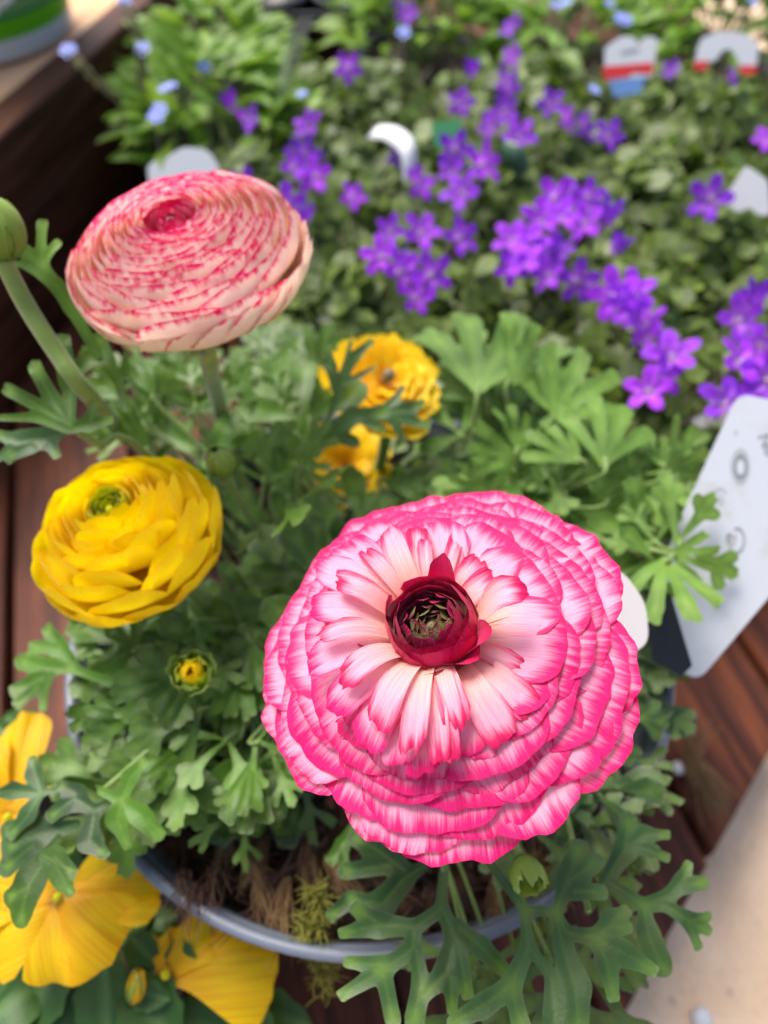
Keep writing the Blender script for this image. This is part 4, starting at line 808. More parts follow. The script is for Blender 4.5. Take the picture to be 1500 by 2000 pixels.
for (px, py, z, L) in [(480, 2010, 6.6, 1.1), (530, 1990, 6.4, 1.0), (60, 1960, 8.5, 1.1), (20, 1900, 8.4, 1.1), (130, 1990, 8.2, 1.0), (200, 1970, 8.6, 1.0), (300, 1990, 8.8, 1.0), (30, 1420, 8, 1.0), (10, 1460, 9, 1.0), (400, 2010, 7.2, .9), (350, 1990, 7.6, .7), (90, 1900, 8.0, .9), (-10, 1980, 8.6, 1.1), (240, 1890, 8.2, .9), (20, 1800, 8, 1), (180, 1850, 7.6, 1), (300, 1800, 7.6, .8), (250, 1800, 8.0, .8), (-20, 1700, 8.4, 1.0), (120, 1700, 8.2, .9), (230, 1750, 7.8, .9), (350, 1850, 8.4, .5), (330, 1960, 9.2, .5), (380, 1920, 9.0, .5), (310, 1890, 9.2, .5)]:
    p = atz(px, py, z); d = p - Vector(root); d.z = 0; d = d.normalized() + Vector((U(-.5, .5), U(-.5, .5), U(-.1, .4)))
    place(PLM[rng.randrange(3)], 'leaf', plant, root, p - d.normalized() * 1.4, d, (U(-.3, .3), U(-.4, .1), 1), L)

# ------------------------------------------------------------------ violet bellflowers
def bell_mesh(openness=1.0, seed=0, n=30, m=7):
    r_ = random.Random(seed); V, al, pv = [], [], []; ph = r_.uniform(0, 6)
    for j in range(m):
        t = j / (m - 1)
        for i in range(n):
            a = 2 * math.pi * i / n; lobe = abs(math.cos(2.5 * a)) ** 1.05
            ro = .40 + .64 * lobe + .03 * math.sin(3 * a + ph); rr_ = t * ro
            if openness > .5: z = -.55 * (1 - min(1, t * 1.25)) ** 1.6 + .10 * math.sin(a * 2 + ph) * t - .22 * max(0, t - .75) * lobe + .10 * lobe * t * t
            else: rr_ = ro * (.18 + .34 * t ** .6 + .3 * max(0, t - .75) * lobe * 2); z = -.9 + 1.25 * t * (.7 + .3 * lobe)
            V.append((rr_ * math.cos(a), rr_ * math.sin(a), z)); al.append(t * (ro)); pv.append((a * 2, t, seed))
    Fq = [(j * n + i, j * n + (i + 1) % n, (j + 1) * n + (i + 1) % n, (j + 1) * n + i) for j in range(m - 1) for i in range(n)]
    J = Join(); sc = 1.28; J.add(np.array(V) * sc, Fq, 0, along=np.array(al)); 
    tv, tf = tube([(0, 0, -.5 * sc), (0, 0, -.75 * sc), (.1, 0, -1.6)], [.10, .16, .04], 6, 6); J.add(tv, tf, 1, along=.5)
    me = J.mesh('flower', [BELL, STEMD])
    a = me.attributes.new('puv', 'FLOAT_VECTOR', 'POINT'); q = np.array(pv + [(0, 0, 0)] * len(tv), float); a.data.foreach_set('vector', q.ravel()); return me
BO = [bell_mesh(1, k) for k in range(4)]; BC = [bell_mesh(0, 9 + k) for k in range(2)]
V, Fq = lathe([(.01, .3), (.05, .28), (.07, .1), (.04, -.3)], 7); J = Join(); J.add(V, Fq); BSTY = J.mesh('stigma', [simple('cream_stigma', srgb(235, 220, 225), .5)])
def round_leaf():
    V = [(0, 0, 0)]; k = 11
    for i in range(k):
        a = -math.pi / 2 + .35 + (2 * math.pi - .7) * i / (k - 1); r = 1.0 * (1 + (.09 if i % 2 else -.06)); V.append((r * math.cos(a) * .92, r * math.sin(a) + .55, .18 - .12 * abs(math.cos(a)) + .05 * (i % 2)))
    return np.array(V), [(0, i, i + 1) for i in range(1, k)]
RLV, RLF = round_leaf()
J = Join(); J.add(RLV * .62, RLF, 0, vein=0.0, tip=0.0, rnd=.5); tv, tf = tube([(0, 0, 0), (0, -.4, -.3), (0, -.5, -.9)], [.035, .03, .03], 4, 4); J.add(tv, tf, 1, vein=0., tip=0., rnd=.5)
RLM = []
for rv in (.1, .4, .6, .85):
    J = Join(); J.add(RLV * .62, RLF, 0, rnd=rv); J.add(tv, tf, 1, rnd=rv); RLM.append(J.mesh('leaf', [L_BELL, STEMD]))
def scatter(name, parent, mats, tv, tf, pos, nrm, spin, sc, rnd):
    n = len(pos); Z = nrm / np.linalg.norm(nrm, axis=1)[:, None]; h = np.stack([np.cos(spin), np.sin(spin), 0 * spin], 1)
    X = np.cross(h, Z); X /= np.linalg.norm(X, axis=1)[:, None] + 1e-9; Y = np.cross(Z, X)
    V = (tv[None, :, 0, None] * X[:, None] + tv[None, :, 1, None] * Y[:, None] + tv[None, :, 2, None] * Z[:, None]) * sc[:, None, None] + pos[:, None]
    k = len(tv); Fq = (np.array(tf)[None] + (np.arange(n) * k)[:, None, None]).reshape(-1, len(tf[0]))
    return V.reshape(-1, 3), Fq, np.repeat(rnd, k)
NP = np.random.RandomState(5)
BELLS = [(0.5, 33.5, 'compact bellflower plant directly behind the golden yellow bloom'), (13, 32, 'bellflower plant behind the pale leafy ranunculus, with a dense violet chain of stars'),
         (25.5, 31.5, 'bellflower plant at the right edge above the leaning grey plant label'), (-6.5, 45, 'bellflower plant behind the peach picotee bloom, few violet flowers'), (6, 45.5, 'bellflower plant in the middle with the green tag and white curved tag'),
         (18.5, 44.5, 'bellflower plant with the two densest violet clusters, right of the middle'), (31, 44, 'bellflower plant at the right edge beside the triangular white tag'), (-2.5, 57.5, 'bellflower plant nearest the black tray at the top'), (10.5, 58, 'bellflower plant left of the tag with red band, tall violet spike'),
         (23, 57, 'bellflower plant carrying the flat white tag with red band'), (35.5, 56.5, 'bellflower plant carrying the arched white tag with red ends')]
potV, potF = lathe([(.01, .3), (4.2, .3), (4.4, 0), (5.6, 7.6), (5.9, 7.7), (5.9, 8.6), (5.5, 8.6), (5.3, 7.6), (.01, 7.4)], 32)
POTM = meshdata('nursery_pot', potV, potF, BLACK)
bplants = []
def bush(x, y, label, name, cat, group, R=7.2, zt=(11.5, 13.6), n=1500, ntop=40, zr=.62, mats=(L_BELL, STEMD), tint=(0, 1)):
    rt = (x, y, .1); pl = empty(name, rt); tag(pl, label, cat, group); obj('nursery_pot', POTM, pl)
    rad = R * np.sqrt(NP.uniform(0, 1, n)); an = NP.uniform(0, 6.283, n); hx, hy = rad * np.cos(an), rad * np.sin(an)
    ph = NP.uniform(0, 6, 4)
    topz = zt[0] + (zt[1] - zt[0]) * (.5 + .5 * np.sin(hx * .8 + ph[0]) * np.cos(hy * .7 + ph[1])) - 2.2 * (rad / R) ** 3
    z = topz - np.abs(NP.normal(0, 1.6, n)); z = np.clip(z, 6.5, None)
    nrm = np.stack([hx / R * .7 + NP.normal(0, .45, n), hy / R * .7 + NP.normal(0, .45, n) - .2, np.ones(n)], 1)
    rnd = np.clip(NP.beta(1.6, 1.8, n) * (tint[1] - tint[0]) + tint[0] + .18 * np.sin(hx * .6 + ph[2]), 0, 1)
    V, Fq, rv = scatter('foliage', pl, mats, RLV, RLF, np.stack([hx, hy, z], 1), nrm, NP.uniform(0, 6.283, n), zr * NP.uniform(.5, 1.15, n), rnd)
    J = Join(); J.add(V, Fq, 0, rnd=rv)
    for k in range(70):
        a, r0 = U(0, 6.28), R * math.sqrt(U(0, .95)); tvv, tff = tube([(U(-1.5, 1.5), U(-1.5, 1.5), 7.2), (r0 * .6 * math.cos(a), r0 * .6 * math.sin(a), 9.8), (r0 * math.cos(a), r0 * math.sin(a), zt[1] - 1.4 + U(-.5, .9))], [.06, .05, .035], 6, 4); J.add(tvv, tff, 1, rnd=.5)
    fo = obj('foliage', J.mesh('foliage', list(mats)), pl); fo['kind'] = 'stuff'
    so = Join(); sv, sf = lathe([(.01, 7.9), (5.35, 7.8)], 24); so.add(sv, sf); obj('soil', so.mesh('soil', [SOIL]), pl)
    for k in range(ntop):
        r0 = R * math.sqrt(U(0, .9)); a = U(0, 6.28); px_, py_ = r0 * math.cos(a), r0 * math.sin(a)
        zz = zt[0] + (zt[1] - zt[0]) * (.5 + .5 * math.sin(px_ * .8 + ph[0]) * math.cos(py_ * .7 + ph[1])) - 2.2 * (r0 / R) ** 3 + U(-.1, .5)
        place(rng.choice(RLM), 'leaf', pl, (0, 0, 0), (px_, py_, zz), (U(-1, 1), U(-1, 1), .1), (px_ / R + U(-.5, .5), py_ / R * .6 - .2 + U(-.4, .4), 1), U(.8, 1.35))
    return pl, rt
for x, y, lab in BELLS: bplants.append(bush(x, y, lab, 'bellflower_plant', 'flowering plant', 'bellflower plants massed behind the grey pot'))
STARS = [(490, 232, 1), (680, 132, 1), (600, 240, 1), (600, 300, 1.1), (612, 342, 1), (578, 322, .9), (355, 325, .9), (478, 360, 1), (690, 382, .75), (560, 398, 1), (567, 455, .9), (775, 305, .7), (795, 25, 1), (768, -2, .8),
         (997, 50, 1.05), (1000, 108, .85), (993, 162, 1), (900, 200, .95), (985, 215, 1.1), (955, 245, .95), (1015, 262, 1.05), (890, 292, 1.05), (950, 318, 1.1), (820, 356, 1.0), (900, 370, 1.1), (760, 450, .8), (825, 450, 1.1), (903, 462, .95), (740, 500, .9), (788, 528, 1), (845, 535, 1.1), (815, 580, .9), (880, 330, .8),
         (1075, 200, 1), (1110, 232, .95), (1145, 245, 1.1), (1190, 262, .9), (1085, 385, 1.1), (1120, 372, .9), (1150, 385, .95), (1060, 428, 1.1), (1140, 432, .95), (1000, 462, 1.1), (1020, 505, 1.05), (1072, 500, 1.05), (1098, 492, .8), (1000, 524, .9), (1042, 470, 1.0), (1068, 536, .8), (1100, 420, .9),
         (1130, 550, 1), (1200, 575, 1.15), (1238, 568, 1.05), (1260, 628, 1.0), (1312, 690, 1.1), (1300, 738, 1), (1265, 760, .9), (1225, 600, .8), (1262, 655, .7), (1450, 622, 1.05), (1452, 700, 1.1), (1495, 742, 1.1), (1420, 782, 1.1), (1480, 672, .8), (1497, 270, .9), (1385, 387, 1.15), (1310, 135, .7), (1432, 150, .7), (1455, 770, .9)]
CUPS = [(445, 190, 1), (922, 128, 1), (1190, 408, 1.1), (1215, 468, 1), (1475, 572, 1), (597, 412, .7), (780, 500, .7), (1240, 600, .9), (470, 222, .6), (1300, 665, .8)]
def near(p):
    return min(bplants, key=lambda b: (b[1][0] - p.x) ** 2 + (b[1][1] - p.y) ** 2)
def hang(px, py, s, meshes, side):
    z = 13.8 + U(0, 1.6) + (.6 if py > 300 else 0)
    p = atz(px, py, z); pl, rt = near(p)
    tocam = (CAMP - p).normalized(); Z = (tocam * .75 + Vector((U(-.9, .9), U(-.5, .6), U(.0, .8)))).normalized() if not side else Vector((U(-.5, .5), U(-.2, .5), 1)).normalized()
    spin = Vector((math.cos(U(0, 6.28)), math.sin(U(0, 6.28)), .3))
    o = place(rng.choice(meshes), 'flower', pl, rt, p, spin.cross(Z), Z, s * U(.80, .98) * (.84 if py < 250 else .92))
    if not side:
        st = bpy.data.objects.new('stigma', BSTY); COL.objects.link(st); st.parent = o; st.location = (0, 0, -.35 * CM)
    b0 = Vector(rt) + Vector(((p.x - rt[0]) * .6, (p.y - rt[1]) * .6, 8.4)); e = p - Z * 1.2
    stem(pl, rt, [tuple(b0), tuple(b0.lerp(e, .6) + Vector((0, 0, .6))), tuple(e)], [.05, .045, .04], n=7, sides=5, mat=STEMD)
for (px, py, s) in STARS: hang(px, py, s, BO, False)
for (px, py, s) in CUPS: hang(px, py, s, BC, True)
V, Fq = lathe([(.01, .55), (.09, .4), (.13, .1), (.08, -.2), (.02, -.35)], 7); J = Join(); J.add(V, Fq); BUDM = J.mesh('bud', [PURPB]); BUDG = J.mesh('bud', [simple('olive_calyx', srgb(120, 128, 60), .6)])
for (px, py) in [(U(480, 1490), U(150, 780)) for _ in range(70)] + [(470, 250), (700, 365), (740, 510), (930, 560), (1100, 300), (1075, 232), (1130, 285), (1040, 560), (1365, 600), (1415, 520), (1375, 690), (1295, 520), (1160, 300), (1250, 310), (870, 540), (600, 190), (720, 150), (680, 200), (1340, 300), (1200, 330), (1365, 735), (1330, 800), (640, 390), (900, 560), (1460, 330), (1180, 500), (1320, 450), (1390, 250), (1250, 230), (560, 330)]:
    p = atz(px, py, U(13.0, 14.0)); pl, rt = near(p)
    if (p - Vector((rt[0], rt[1], p.z))).length > 7.5: continue; place(rng.choice((BUDM, BUDG)), 'bud', pl, rt, p, (U(-1, 1), U(-1, 1), 0), (U(-.6, .6), U(-.6, .6), 1), U(.8, 1.3))

# ------------------------------------------------------------------ bright green forget-me-nots
LM = [oval_mesh('leaf', L_LIME, 3.4, wid=.19, tooth=0.0, bend=-.28, seed=k) for k in range(4)] + [oval_mesh('leaf', L_LIME, 2.6, wid=.26, tooth=0.0, bend=-.2, seed=7 + k) for k in range(2)]
def star5(r=.32):
    J = Join()
    for k in range(5):
        a = 1.2566 * k; V = [(0, 0, 0)] + [((.55 + .45 * math.cos(b)) * r * math.cos(a) - .42 * r * math.sin(b) * math.sin(a), (.55 + .45 * math.cos(b)) * r * math.sin(a) + .42 * r * math.sin(b) * math.cos(a), .03 + .01 * k) for b in np.linspace(-2.6, 2.6, 9)]
        J.add(V, [(0, i, i + 1) for i in range(1, 9)], 0)
    V, Fq = lathe([(.01, .1), (.06, .09), (.08, .03)], 8); J.add(V, Fq, 1)
    return J.mesh('flower', [BLUEF, BLUEC])
FM = star5()
def limeplant(x, y, label, n, R, zt, hgroup='lime green forget-me-not plants at the back', toward=None):
    rt = (x, y, .1); pl = empty('forget_me_not_plant', rt); tag(pl, label, 'flowering plant', hgroup); obj('nursery_pot', POTM, pl)
    sv, sf = lathe([(.01, 7.9), (5.35, 7.8)], 24); so = Join(); so.add(sv, sf); obj('soil', so.mesh('soil', [SOIL]), pl)
    for k in range(n):
        a = U(0, 6.28); r0 = R * math.sqrt(U(0, 1)); z = zt - 3.8 * (r0 / R) ** 2 - abs(rng.gauss(0, 1.3))
        p = Vector((r0 * math.cos(a), r0 * math.sin(a), z)); d = Vector((p.x / R + U(-.6, .6), p.y / R + U(-.6, .6), U(-.1, .8)))
        place(rng.choice(LM), 'leaf', pl, (0, 0, 0), p, d, (U(-.3, .3) + p.x / R * .3, U(-.4, .2), 1), U(.75, 1.2))
    J = Join()
    for k in range(26):
        a, r0 = U(0, 6.28), R * U(.2, .8); V, Fq = tube([(U(-1, 1), U(-1, 1), 7.6), (r0 * .5 * math.cos(a), r0 * .5 * math.sin(a), 9.5), (r0 * math.cos(a), r0 * math.sin(a), zt - 3)], [.16, .13, .1], 8, 6); J.add(V, Fq)
    obj('stem', J.mesh('stem', [STEM]), pl)
    return pl, rt
fm1 = limeplant(-12.2, 55.5, 'lime green forget-me-not plant with tiny blue flowers, beside the dark crate', 150, 5.8, 15.2)
fm1b = limeplant(-14.0, 66.5, 'lime green forget-me-not plant at the top edge right of the brown crate rail', 110, 6.0, 14.5)
fms = [limeplant(3.5, 75, 'lime green plant at the top edge, right of the black tray', 130, 7, 15.0), limeplant(16, 72, 'lime green plant at the top edge, left of the tag with red band', 130, 7, 14.6),
       limeplant(29, 73.5, 'lime green plant at the top edge between the two red marked tags', 110, 6.6, 14.6), limeplant(42, 71, 'lime green plant in the top right corner', 120, 7, 14.8)]
limes = [fm1, fm1b] + fms
V, Fq = lathe([(.01, .16), (.10, .1), (.13, 0), (.08, -.12)], 7); J = Join(); J.add(V, Fq); BEAD = J.mesh('bud', [simple('dull_olive_bud', srgb(120, 118, 78), .6)])
def spray(pts, pl, rt, blooms):
    """a beaded stalk through points (px, py, z)"""
    P_ = [atz(*p) for p in pts]; b0 = P_[-1] + Vector((0, 0, -2.5)); stem(pl, rt, [tuple(q) for q in P_ + [b0]], [.05, .06, .07, .08], n=16, sides=5, mat=STEMD)
    c = spline([tuple(q) for q in P_], 12)
    for k, q in enumerate(c[1:]):
        for s_ in (-1, 1): place(BEAD, 'bud', pl, rt, tuple(q + np.array([s_ * .22, U(-.1, .1), U(-.05, .15)])), (s_, .2, .1), (s_ * .7, U(-.5, .2), 1), U(.9, 1.5))
    for k in range(blooms): place(FM, 'flower', pl, rt, tuple(P_[0] + Vector((k * .32, U(-.2, .2), .1 * k))), (1, 0, .1), (.1, -.6, 1), 1.6 - .45 * k)
spray([(133, 98, 17.5), (175, 145, 16.6), (225, 190, 14.5)], *fm1, 2)
spray([(243, 3, 18), (262, 50, 17.0), (278, 100, 15.5)], *fm1, 1)
spray([(278, 98, 16.5), (275, 130, 15.5), (280, 175, 14)], *fm1, 1)
for (px, py, pq) in [(398, 130, fm1), (322, 175, fm1), (335, 168, fm1), (303, 230, fm1), (312, 215, fm1), (1222, 40, fms[1]), (1210, 36, fms[1]), (788, 64, fms[0]), (1105, 6, fms[1]), (1085, 12, fms[1]), (1190, 8, fms[1]), (590, 185, bplants[7]), (1470, 4, fms[3]), (1160, 176, bplants[9])]:
    p = atz(px, py, 15.8); place(FM, 'flower', pq[0], pq[1], p, (U(-1, 1), U(-1, 1), 0), (0, -.6, 1), U(1.25, 1.6))
    stem(pq[0], pq[1], [tuple(p), tuple(p + Vector((U(-.4, .4), .3, -3.5)))], [.05, .05], n=4, sides=5, mat=STEMD)

# ------------------------------------------------------------------ labels and tags
def slab(name, outline, P, N, th, mat, parent=None, root=(0, 0, 0), up=0.0):
    """flat piece from a pixel outline standing on plane (P, N), real thickness th"""
    N = Vector(N).normalized(); pts = [atp(x, y, Vector(P), N) + N * up - Vector(root) for x, y in outline]; n = len(pts)
    V = [tuple(p) for p in pts] + [tuple(p - N * th) for p in pts]
    Fq = [tuple(range(n)), tuple(range(n, 2 * n))[::-1]] + [(i, n + i, n + (i + 1) % n, (i + 1) % n) for i in range(n)]
    return mobj(name, V, Fq, mat, parent, smooth=False)
def rounded(pts, r=18, k=5):
    out = []; n = len(pts)
    for i in range(n):
        p0, p1, p2 = Vector((*pts[i - 1], 0)), Vector((*pts[i], 0)), Vector((*pts[(i + 1) % n], 0)); a = p1 + (p0 - p1).normalized() * r; b = p1 + (p2 - p1).normalized() * r
        for j in range(k + 1): t = j / k; q = a * (1 - t) ** 2 + p1 * 2 * t * (1 - t) + b * t * t; out.append((q.x, q.y))
    return out
LP = atd(1400, 1060, 25.2); e1 = atd(1466, 775, 26.5) - atd(1330, 1330, 25.0); e2 = Vector((1, .12, .16)); LN = e2.cross(e1).normalized()
if LN.dot(CAMP - LP) < 0: LN = -LN
lab = empty('plant_label', tuple(LP)); tag(lab, 'large pale grey plastic plant label with sun symbol, leaning at the pot rim', 'plant label')
slab('label_board', rounded([(1442, 768), (1600, 800), (1600, 1050), (1364, 1330), (1292, 1290), (1276, 1150), (1330, 1010)], 26), LP, LN, .07, WHITE, lab, LP)
def onlab(x, y, up): return atp(x, y, LP, LN) + LN * up - LP
def ring(name, cx, cy, rx, ry, wd, a0, a1, mat, tilt=0.0, up=.012):
    J = Join(); m = 22; V = []
    for i in range(m + 1):
        a = a0 + (a1 - a0) * i / m
        for q in (1, 1 - wd):
            x, y = rx * q * math.cos(a), ry * q * math.sin(a); V.append(tuple(onlab(cx + x * math.cos(tilt) - y * math.sin(tilt), cy + x * math.sin(tilt) + y * math.cos(tilt), up)))
    return mobj(name, V, [(2 * i, 2 * i + 1, 2 * i + 3, 2 * i + 2) for i in range(m)], mat, lab, smooth=False)
V, Fq = [], []
for k in range(22):
    a = k * 2 * math.pi / 22
    for da, rr_ in ((-.09, .56), (.09, .56), (.045, 1), (-.045, 1)):
        V.append(tuple(onlab(1446 + 19 * rr_ * math.cos(a + da), 912 + 37 * rr_ * math.sin(a + da), .012)))
    Fq.append((4 * k, 4 * k + 1, 4 * k + 2, 4 * k + 3))
mobj('sun_symbol', V, Fq, INK, lab, smooth=False)
ring('sun_ring', 1446, 912, 12, 24, .35, 0, 6.283, INK, up=.016)
ring('water_symbol', 1407, 972, 13, 20, .25, 2.6, 6.0, INKL); ring('water_drop', 1407, 978, 6, 10, .6, 0, 6.283, INKL, up=.016)
ring('pot_symbol', 1440, 1056, 15, 26, .22, -2.0, 1.8, INK); ring('pot_leaf', 1430, 1058, 6, 16, .6, 0, 6.28, INKL, .4, up=.016)
ring('small_symbol', 1424, 1052, 6, 11, .7, 0, 6.28, INK)
ring('height_symbol', 1405, 1122, 12, 27, .22, -2.6, 2.2, INK, .15); ring('height_mark', 1404, 1120, 4, 16, .7, 0, 6.28, INK, .35, up=.016)
ring('nail_hole', 1437, 845, 3.5, 4.5, .6, 0, 6.28, INKL)
tc = bpy.data.curves.new('printed_name', 'FONT'); tc.body = 'Nu'; tc.size = .62 * CM; tc.extrude = .001 * CM; tc.materials.append(INK)
_t = bpy.data.objects.new('printed_name', tc); COL.objects.link(_t); bpy.context.view_layer.update(); tm = bpy.data.meshes.new_from_object(_t); bpy.data.objects.remove(_t); to = bpy.data.objects.new('printed_name', tm); COL.objects.link(to); to.parent = lab; to.location = onlab(1478, 852, .02) * CM
fr = frame(-(onlab(1478, 852, 0) - onlab(1500, 838, 0)).cross(LN).cross(LN) * -1, LN)
d1 = (onlab(1503, 905, 0) - onlab(1478, 852, 0)).normalized(); to.rotation_euler = Matrix((list(d1), list(LN.cross(d1)), list(LN))).transposed().to_euler()
# light tag behind the pink bloom
P0 = atd(1215, 1170, 20.5)
o = slab('plant_tag', rounded([(1150, 1108), (1215, 1112), (1262, 1178), (1268, 1260), (1200, 1290), (1130, 1200)], 28), P0 * 1.0, (0, -.7, .7), .06, WHITER)
tag(o, 'white rounded tag half hidden behind the right side of the large pink bloom', 'plant tag')
P0 = atd(1290, 1250, 23)
o = slab('plant_tag', [(1258, 1150), (1310, 1160), (1352, 1300), (1330, 1322), (1275, 1290)], P0, (0, -.6, .8), .05, BLACK); tag(o, 'dark plastic tag standing between the pink bloom and the leaning grey label', 'plant tag')
def ribbon(name, pts, wdir, wid, mats, th=.05, n=20, split=None):
    c = spline(pts, n); w_ = np.array(Vector(wdir).normalized()); T = np.gradient(c, axis=0); Nn = np.cross(T, w_); Nn /= np.linalg.norm(Nn, axis=1)[:, None] + 1e-9
    c0 = c[0].copy(); V = []
    for i in range(n):
        for s_, q in ((-1, 0), (1, 0), (1, 1), (-1, 1)): V.append(c[i] - c0 + w_ * s_ * wid / 2 + Nn[i] * th * q)
    Fq = [(4 * i + k, 4 * i + (k + 1) % 4, 4 * i + 4 + (k + 1) % 4, 4 * i + 4 + k) for i in range(n - 1) for k in range(4)] + [(0, 1, 2, 3), tuple(4 * (n - 1) + k for k in range(4))]
    return mobj(name, V, Fq, mats, None, origin=(0, 0, 0)), c0
def rib(label, cat, *a, **kw):
    o, c0 = ribbon('plant_tag', *a, **kw); o.location = Vector(c0) * CM; tag(o, label, cat); return o
Z1 = 16.0
P0 = atz(1230, 110, Z1); NT1 = (0, -.75, .55)
t1 = empty('plant_tag', tuple(P0)); tag(t1, 'notched white tag with red band and blue lower half, flat facing at the top right', 'plant tag')
slab('tag_body', rounded([(1182, 92), (1215, 70), (1238, 72), (1248, 88), (1258, 72), (1284, 72), (1276, 150), (1180, 158)], 7, 3), P0, NT1, .06, WHITER, t1, P0)
slab('red_band', [(1177, 130), (1276, 122), (1274, 145), (1236, 142), (1228, 150), (1180, 157)], P0, NT1, .02, RED, t1, P0, up=.03)
slab('picture_band', [(1190, 158), (1262, 150), (1250, 182), (1200, 190)], P0, NT1, .05, BLUEP, t1, P0, up=.01)
V = []; Fq = []
for k in range(7):
    x = 1214 + k * 5; V += [tuple(atp(a, b, P0, Vector(NT1).normalized()) + Vector(NT1).normalized() * .02 - P0) for a, b in ((x, 100 - k), (x + 3, 99 - k), (x + 3, 108 - k), (x, 109 - k))]; Fq.append((4 * k, 4 * k + 1, 4 * k + 2, 4 * k + 3))
mobj('printed_line', V, Fq, INK, t1, smooth=False)
P0 = atz(1418, 105, Z1); t2 = empty('plant_tag', tuple(P0)); tag(t2, 'arched white tag with two red tips in the top right', 'plant tag')
def arch(cx, cy, rx, ry, th, a0, a1, m=16): return [(cx + rx * math.cos(a), cy - ry * math.sin(a)) for a in np.linspace(a0, a1, m)] + [(cx + (rx - th) * math.cos(a), cy - (ry - th) * math.sin(a)) for a in np.linspace(a1, a0, m)]
slab('tag_body', [(1357, 135), (1362, 95), (1372, 74), (1400, 63), (1440, 62), (1468, 72), (1482, 88), (1476, 140), (1446, 140), (1440, 112), (1425, 95), (1410, 100), (1398, 118), (1382, 120), (1380, 135)], P0, NT1, .06, WHITER, t2, P0)
slab('red_band', [(1355, 121), (1383, 118), (1379, 138), (1357, 138)], P0, NT1, .02, RED, t2, P0, up=.03)
slab('red_band', [(1443, 128), (1478, 128), (1474, 146), (1448, 146)], P0, NT1, .02, RED, t2, P0, up=.03)
P0 = atz(1460, 375, 15.6); o = slab('plant_tag', rounded([(1458, 322), (1500, 352), (1506, 420), (1478, 420), (1466, 404), (1440, 416), (1412, 392)], 10), P0, NT1, .06, WHITER); tag(o, 'triangular white tag at the right edge beside a single violet flower', 'plant tag')
P0 = atz(380, 318, 15.4); o = slab('plant_tag', rounded([(316, 345), (322, 308), (360, 286), (405, 292), (424, 318), (440, 372), (330, 372)], 12), P0, NT1, .06, WHITER); tag(o, 'white rounded tag right behind the top of the peach picotee bloom', 'plant tag')
P0 = atz(300, 330, 14.8); o = slab('plant_tag', rounded([(288, 325), (304, 312), (322, 345), (310, 372), (292, 372)], 6), P0, NT1, .06, WHITER); tag(o, 'small white tag tip left of the rounded white tag, behind the picotee bloom', 'plant tag')
rib('narrow white tag bent in a curve among the bellflowers near the middle', 'plant tag', [tuple(atz(728, 258, 15.6)), tuple(atz(765, 262, 16)), tuple(atz(796, 290, 15.8)), tuple(atz(800, 345, 14.6))], (.55, .45, .35), 1.1, WHITER)
P0 = atz(872, 262, 14.9); o = slab('plant_tag', rounded([(842, 240), (900, 232), (905, 270), (880, 292), (846, 285)], 8), P0, (0, -.6, .8), .05, simple('green_plastic', srgb(40, 120, 70), .4)); tag(o, 'dark green tag among the bellflowers above the central violet cluster', 'plant tag')
rib('dark green bent strip with bright edge right of the central violet cluster', 'plant tag', [tuple(atz(975, 292, 15.0)), tuple(atz(1005, 308, 15.0)), tuple(atz(1025, 340, 14.2))], (-.3, .1, -.9), 1.4, simple('dark_green_plastic', srgb(60, 96, 70), .25))
rib('clear plastic strip bowed upright against the dark gap near the black tray', 'plastic strip', [tuple(atz(548, 235, 11.5)), tuple(atz(556, 160, 14.8)), tuple(atz(575, 90, 17.6)), tuple(atz(598, 38, 19.4))], (1, .25, 0), 1.05, CLEAR)
rib('clear plastic strip lying flat behind the top of the leaning grey label', 'plastic strip', [tuple(atz(1352, 832, 13.2)), tuple(atz(1390, 818, 13.6)), tuple(atz(1440, 808, 13.8))], (.2, .9, .2), .75, CLEAR)
# black tray in the gap
tr = empty('black_tray', (-7.5, 92, .1)); tag(tr, 'black plastic tray in the dark gap at the top edge', 'tray')
J = Join()
V, Fq = [], []
for (a, b) in ((9, 0), (9.4, 9), (8.9, 9), (8.6, .8)):
    V += [(-a, -a, b), (a, -a, b), (a, a, b), (-a, a, b)]
Fq = [(0, 1, 2, 3)] + [(4 * j + k, 4 * j + (k + 1) % 4, 4 * j + 4 + (k + 1) % 4, 4 * j + 4 + k) for j in range(3) for k in range(4)] + [(12, 13, 14, 15)]
mobj('tray_body', V, Fq, BLACK, tr, smooth=False)
V, Fq = lathe([(.01, 1), (3.2, 1), (4.0, 8.5), (4.3, 8.6), (4.3, 9.4), (3.8, 9.4), (3.6, 8.4), (.01, 8)], 28); 
for dx in (-4.4, 4.4):
    for dy in (-4.4, 4.4): obj('nursery_pot', meshdata('nursery_pot', V, Fq, BLACK), tr, (dx, dy, 0))
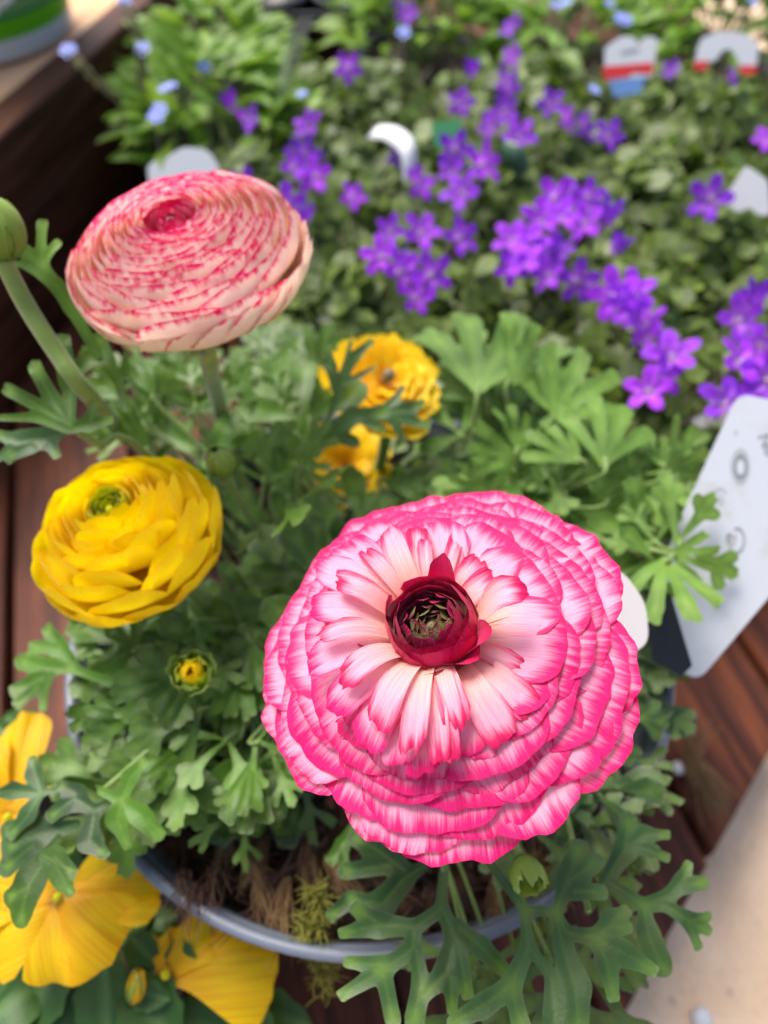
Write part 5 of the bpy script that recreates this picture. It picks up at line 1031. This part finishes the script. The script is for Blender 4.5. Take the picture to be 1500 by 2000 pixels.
# printed pot on the crate shelf
pc = (-31.3, 63.5, 14.0); dp = empty('daisy_pot', pc); tag(dp, 'white pot printed with daisies and a green band, on the crate shelf, top left corner', 'plant pot')
V, Fq = lathe([(.01, .35), (6.4, .35), (6.6, .0), (7.25, .15), (7.45, .6), (7.5, 1.5), (8.6, 11.0), (9.1, 11.0), (9.2, 12.2), (8.7, 12.2), (8.2, 11), (.01, 10.8)], 72); obj('pot_body', meshdata('pot_body', V, Fq, WHITE), dp)
def rz(z): return 7.5 + (z - 1.5) * 1.1 / 9.5
V, Fq = lathe([(rz(1.55) + .02, 1.55), (rz(2.75) + .02, 2.75)], 72); obj('green_band', meshdata('green_band', V, Fq, GBAND), dp)
V, Fq = lathe([(rz(2.75) + .02, 2.75), (rz(3.0) + .02, 3.0)], 72); obj('dark_green_line', meshdata('dark_green_line', V, Fq, GDARK), dp)
V, Fq = lathe([(rz(3.0) + .02, 3.0), (rz(10.8) + .02, 10.8)], 72); obj('picture_ground', meshdata('picture_ground', V, Fq, simple('leaf_green_print', srgb(96, 138, 84), .5)), dp)
def onpot(a, z, up): r = rz(z) + up; return (r * math.cos(a), r * math.sin(a), z)
for k in range(26):
    a0 = RAD(-130 + (k % 13) * 17 + U(-3, 3)); z0 = 4.6 + (k // 13) * 2.9 + U(-.6, .6); V, Fq = [], []
    for q in range(9):
        b = q * .698 + U(-.1, .1); V0 = len(V); L = U(1.0, 1.5)
        for (l, s_) in ((.3, -.16), (.75, -.25), (1.0, 0), (.75, .25), (.3, .16)):
            l *= L; V.append(onpot(a0 + (l * math.cos(b) - s_ * math.sin(b)) / rz(z0), min(10.7, max(3.1, z0 + l * math.sin(b) + s_ * math.cos(b))), .035 + .002 * q + .001 * (k % 5)))
        Fq.append(tuple(range(V0, V0 + 5)))
    m = mobj('daisy_print', V, Fq, DAISYW, dp, smooth=False)
    V = [onpot(a0, z0, .07)] + [onpot(a0 + .42 * math.cos(t) / rz(z0), z0 + .42 * math.sin(t), .06) for t in np.linspace(0, 6.283, 13)]
    mobj('daisy_eye', V, [(0, i, i + 1) for i in range(1, 13)], YDOT, m, smooth=False)
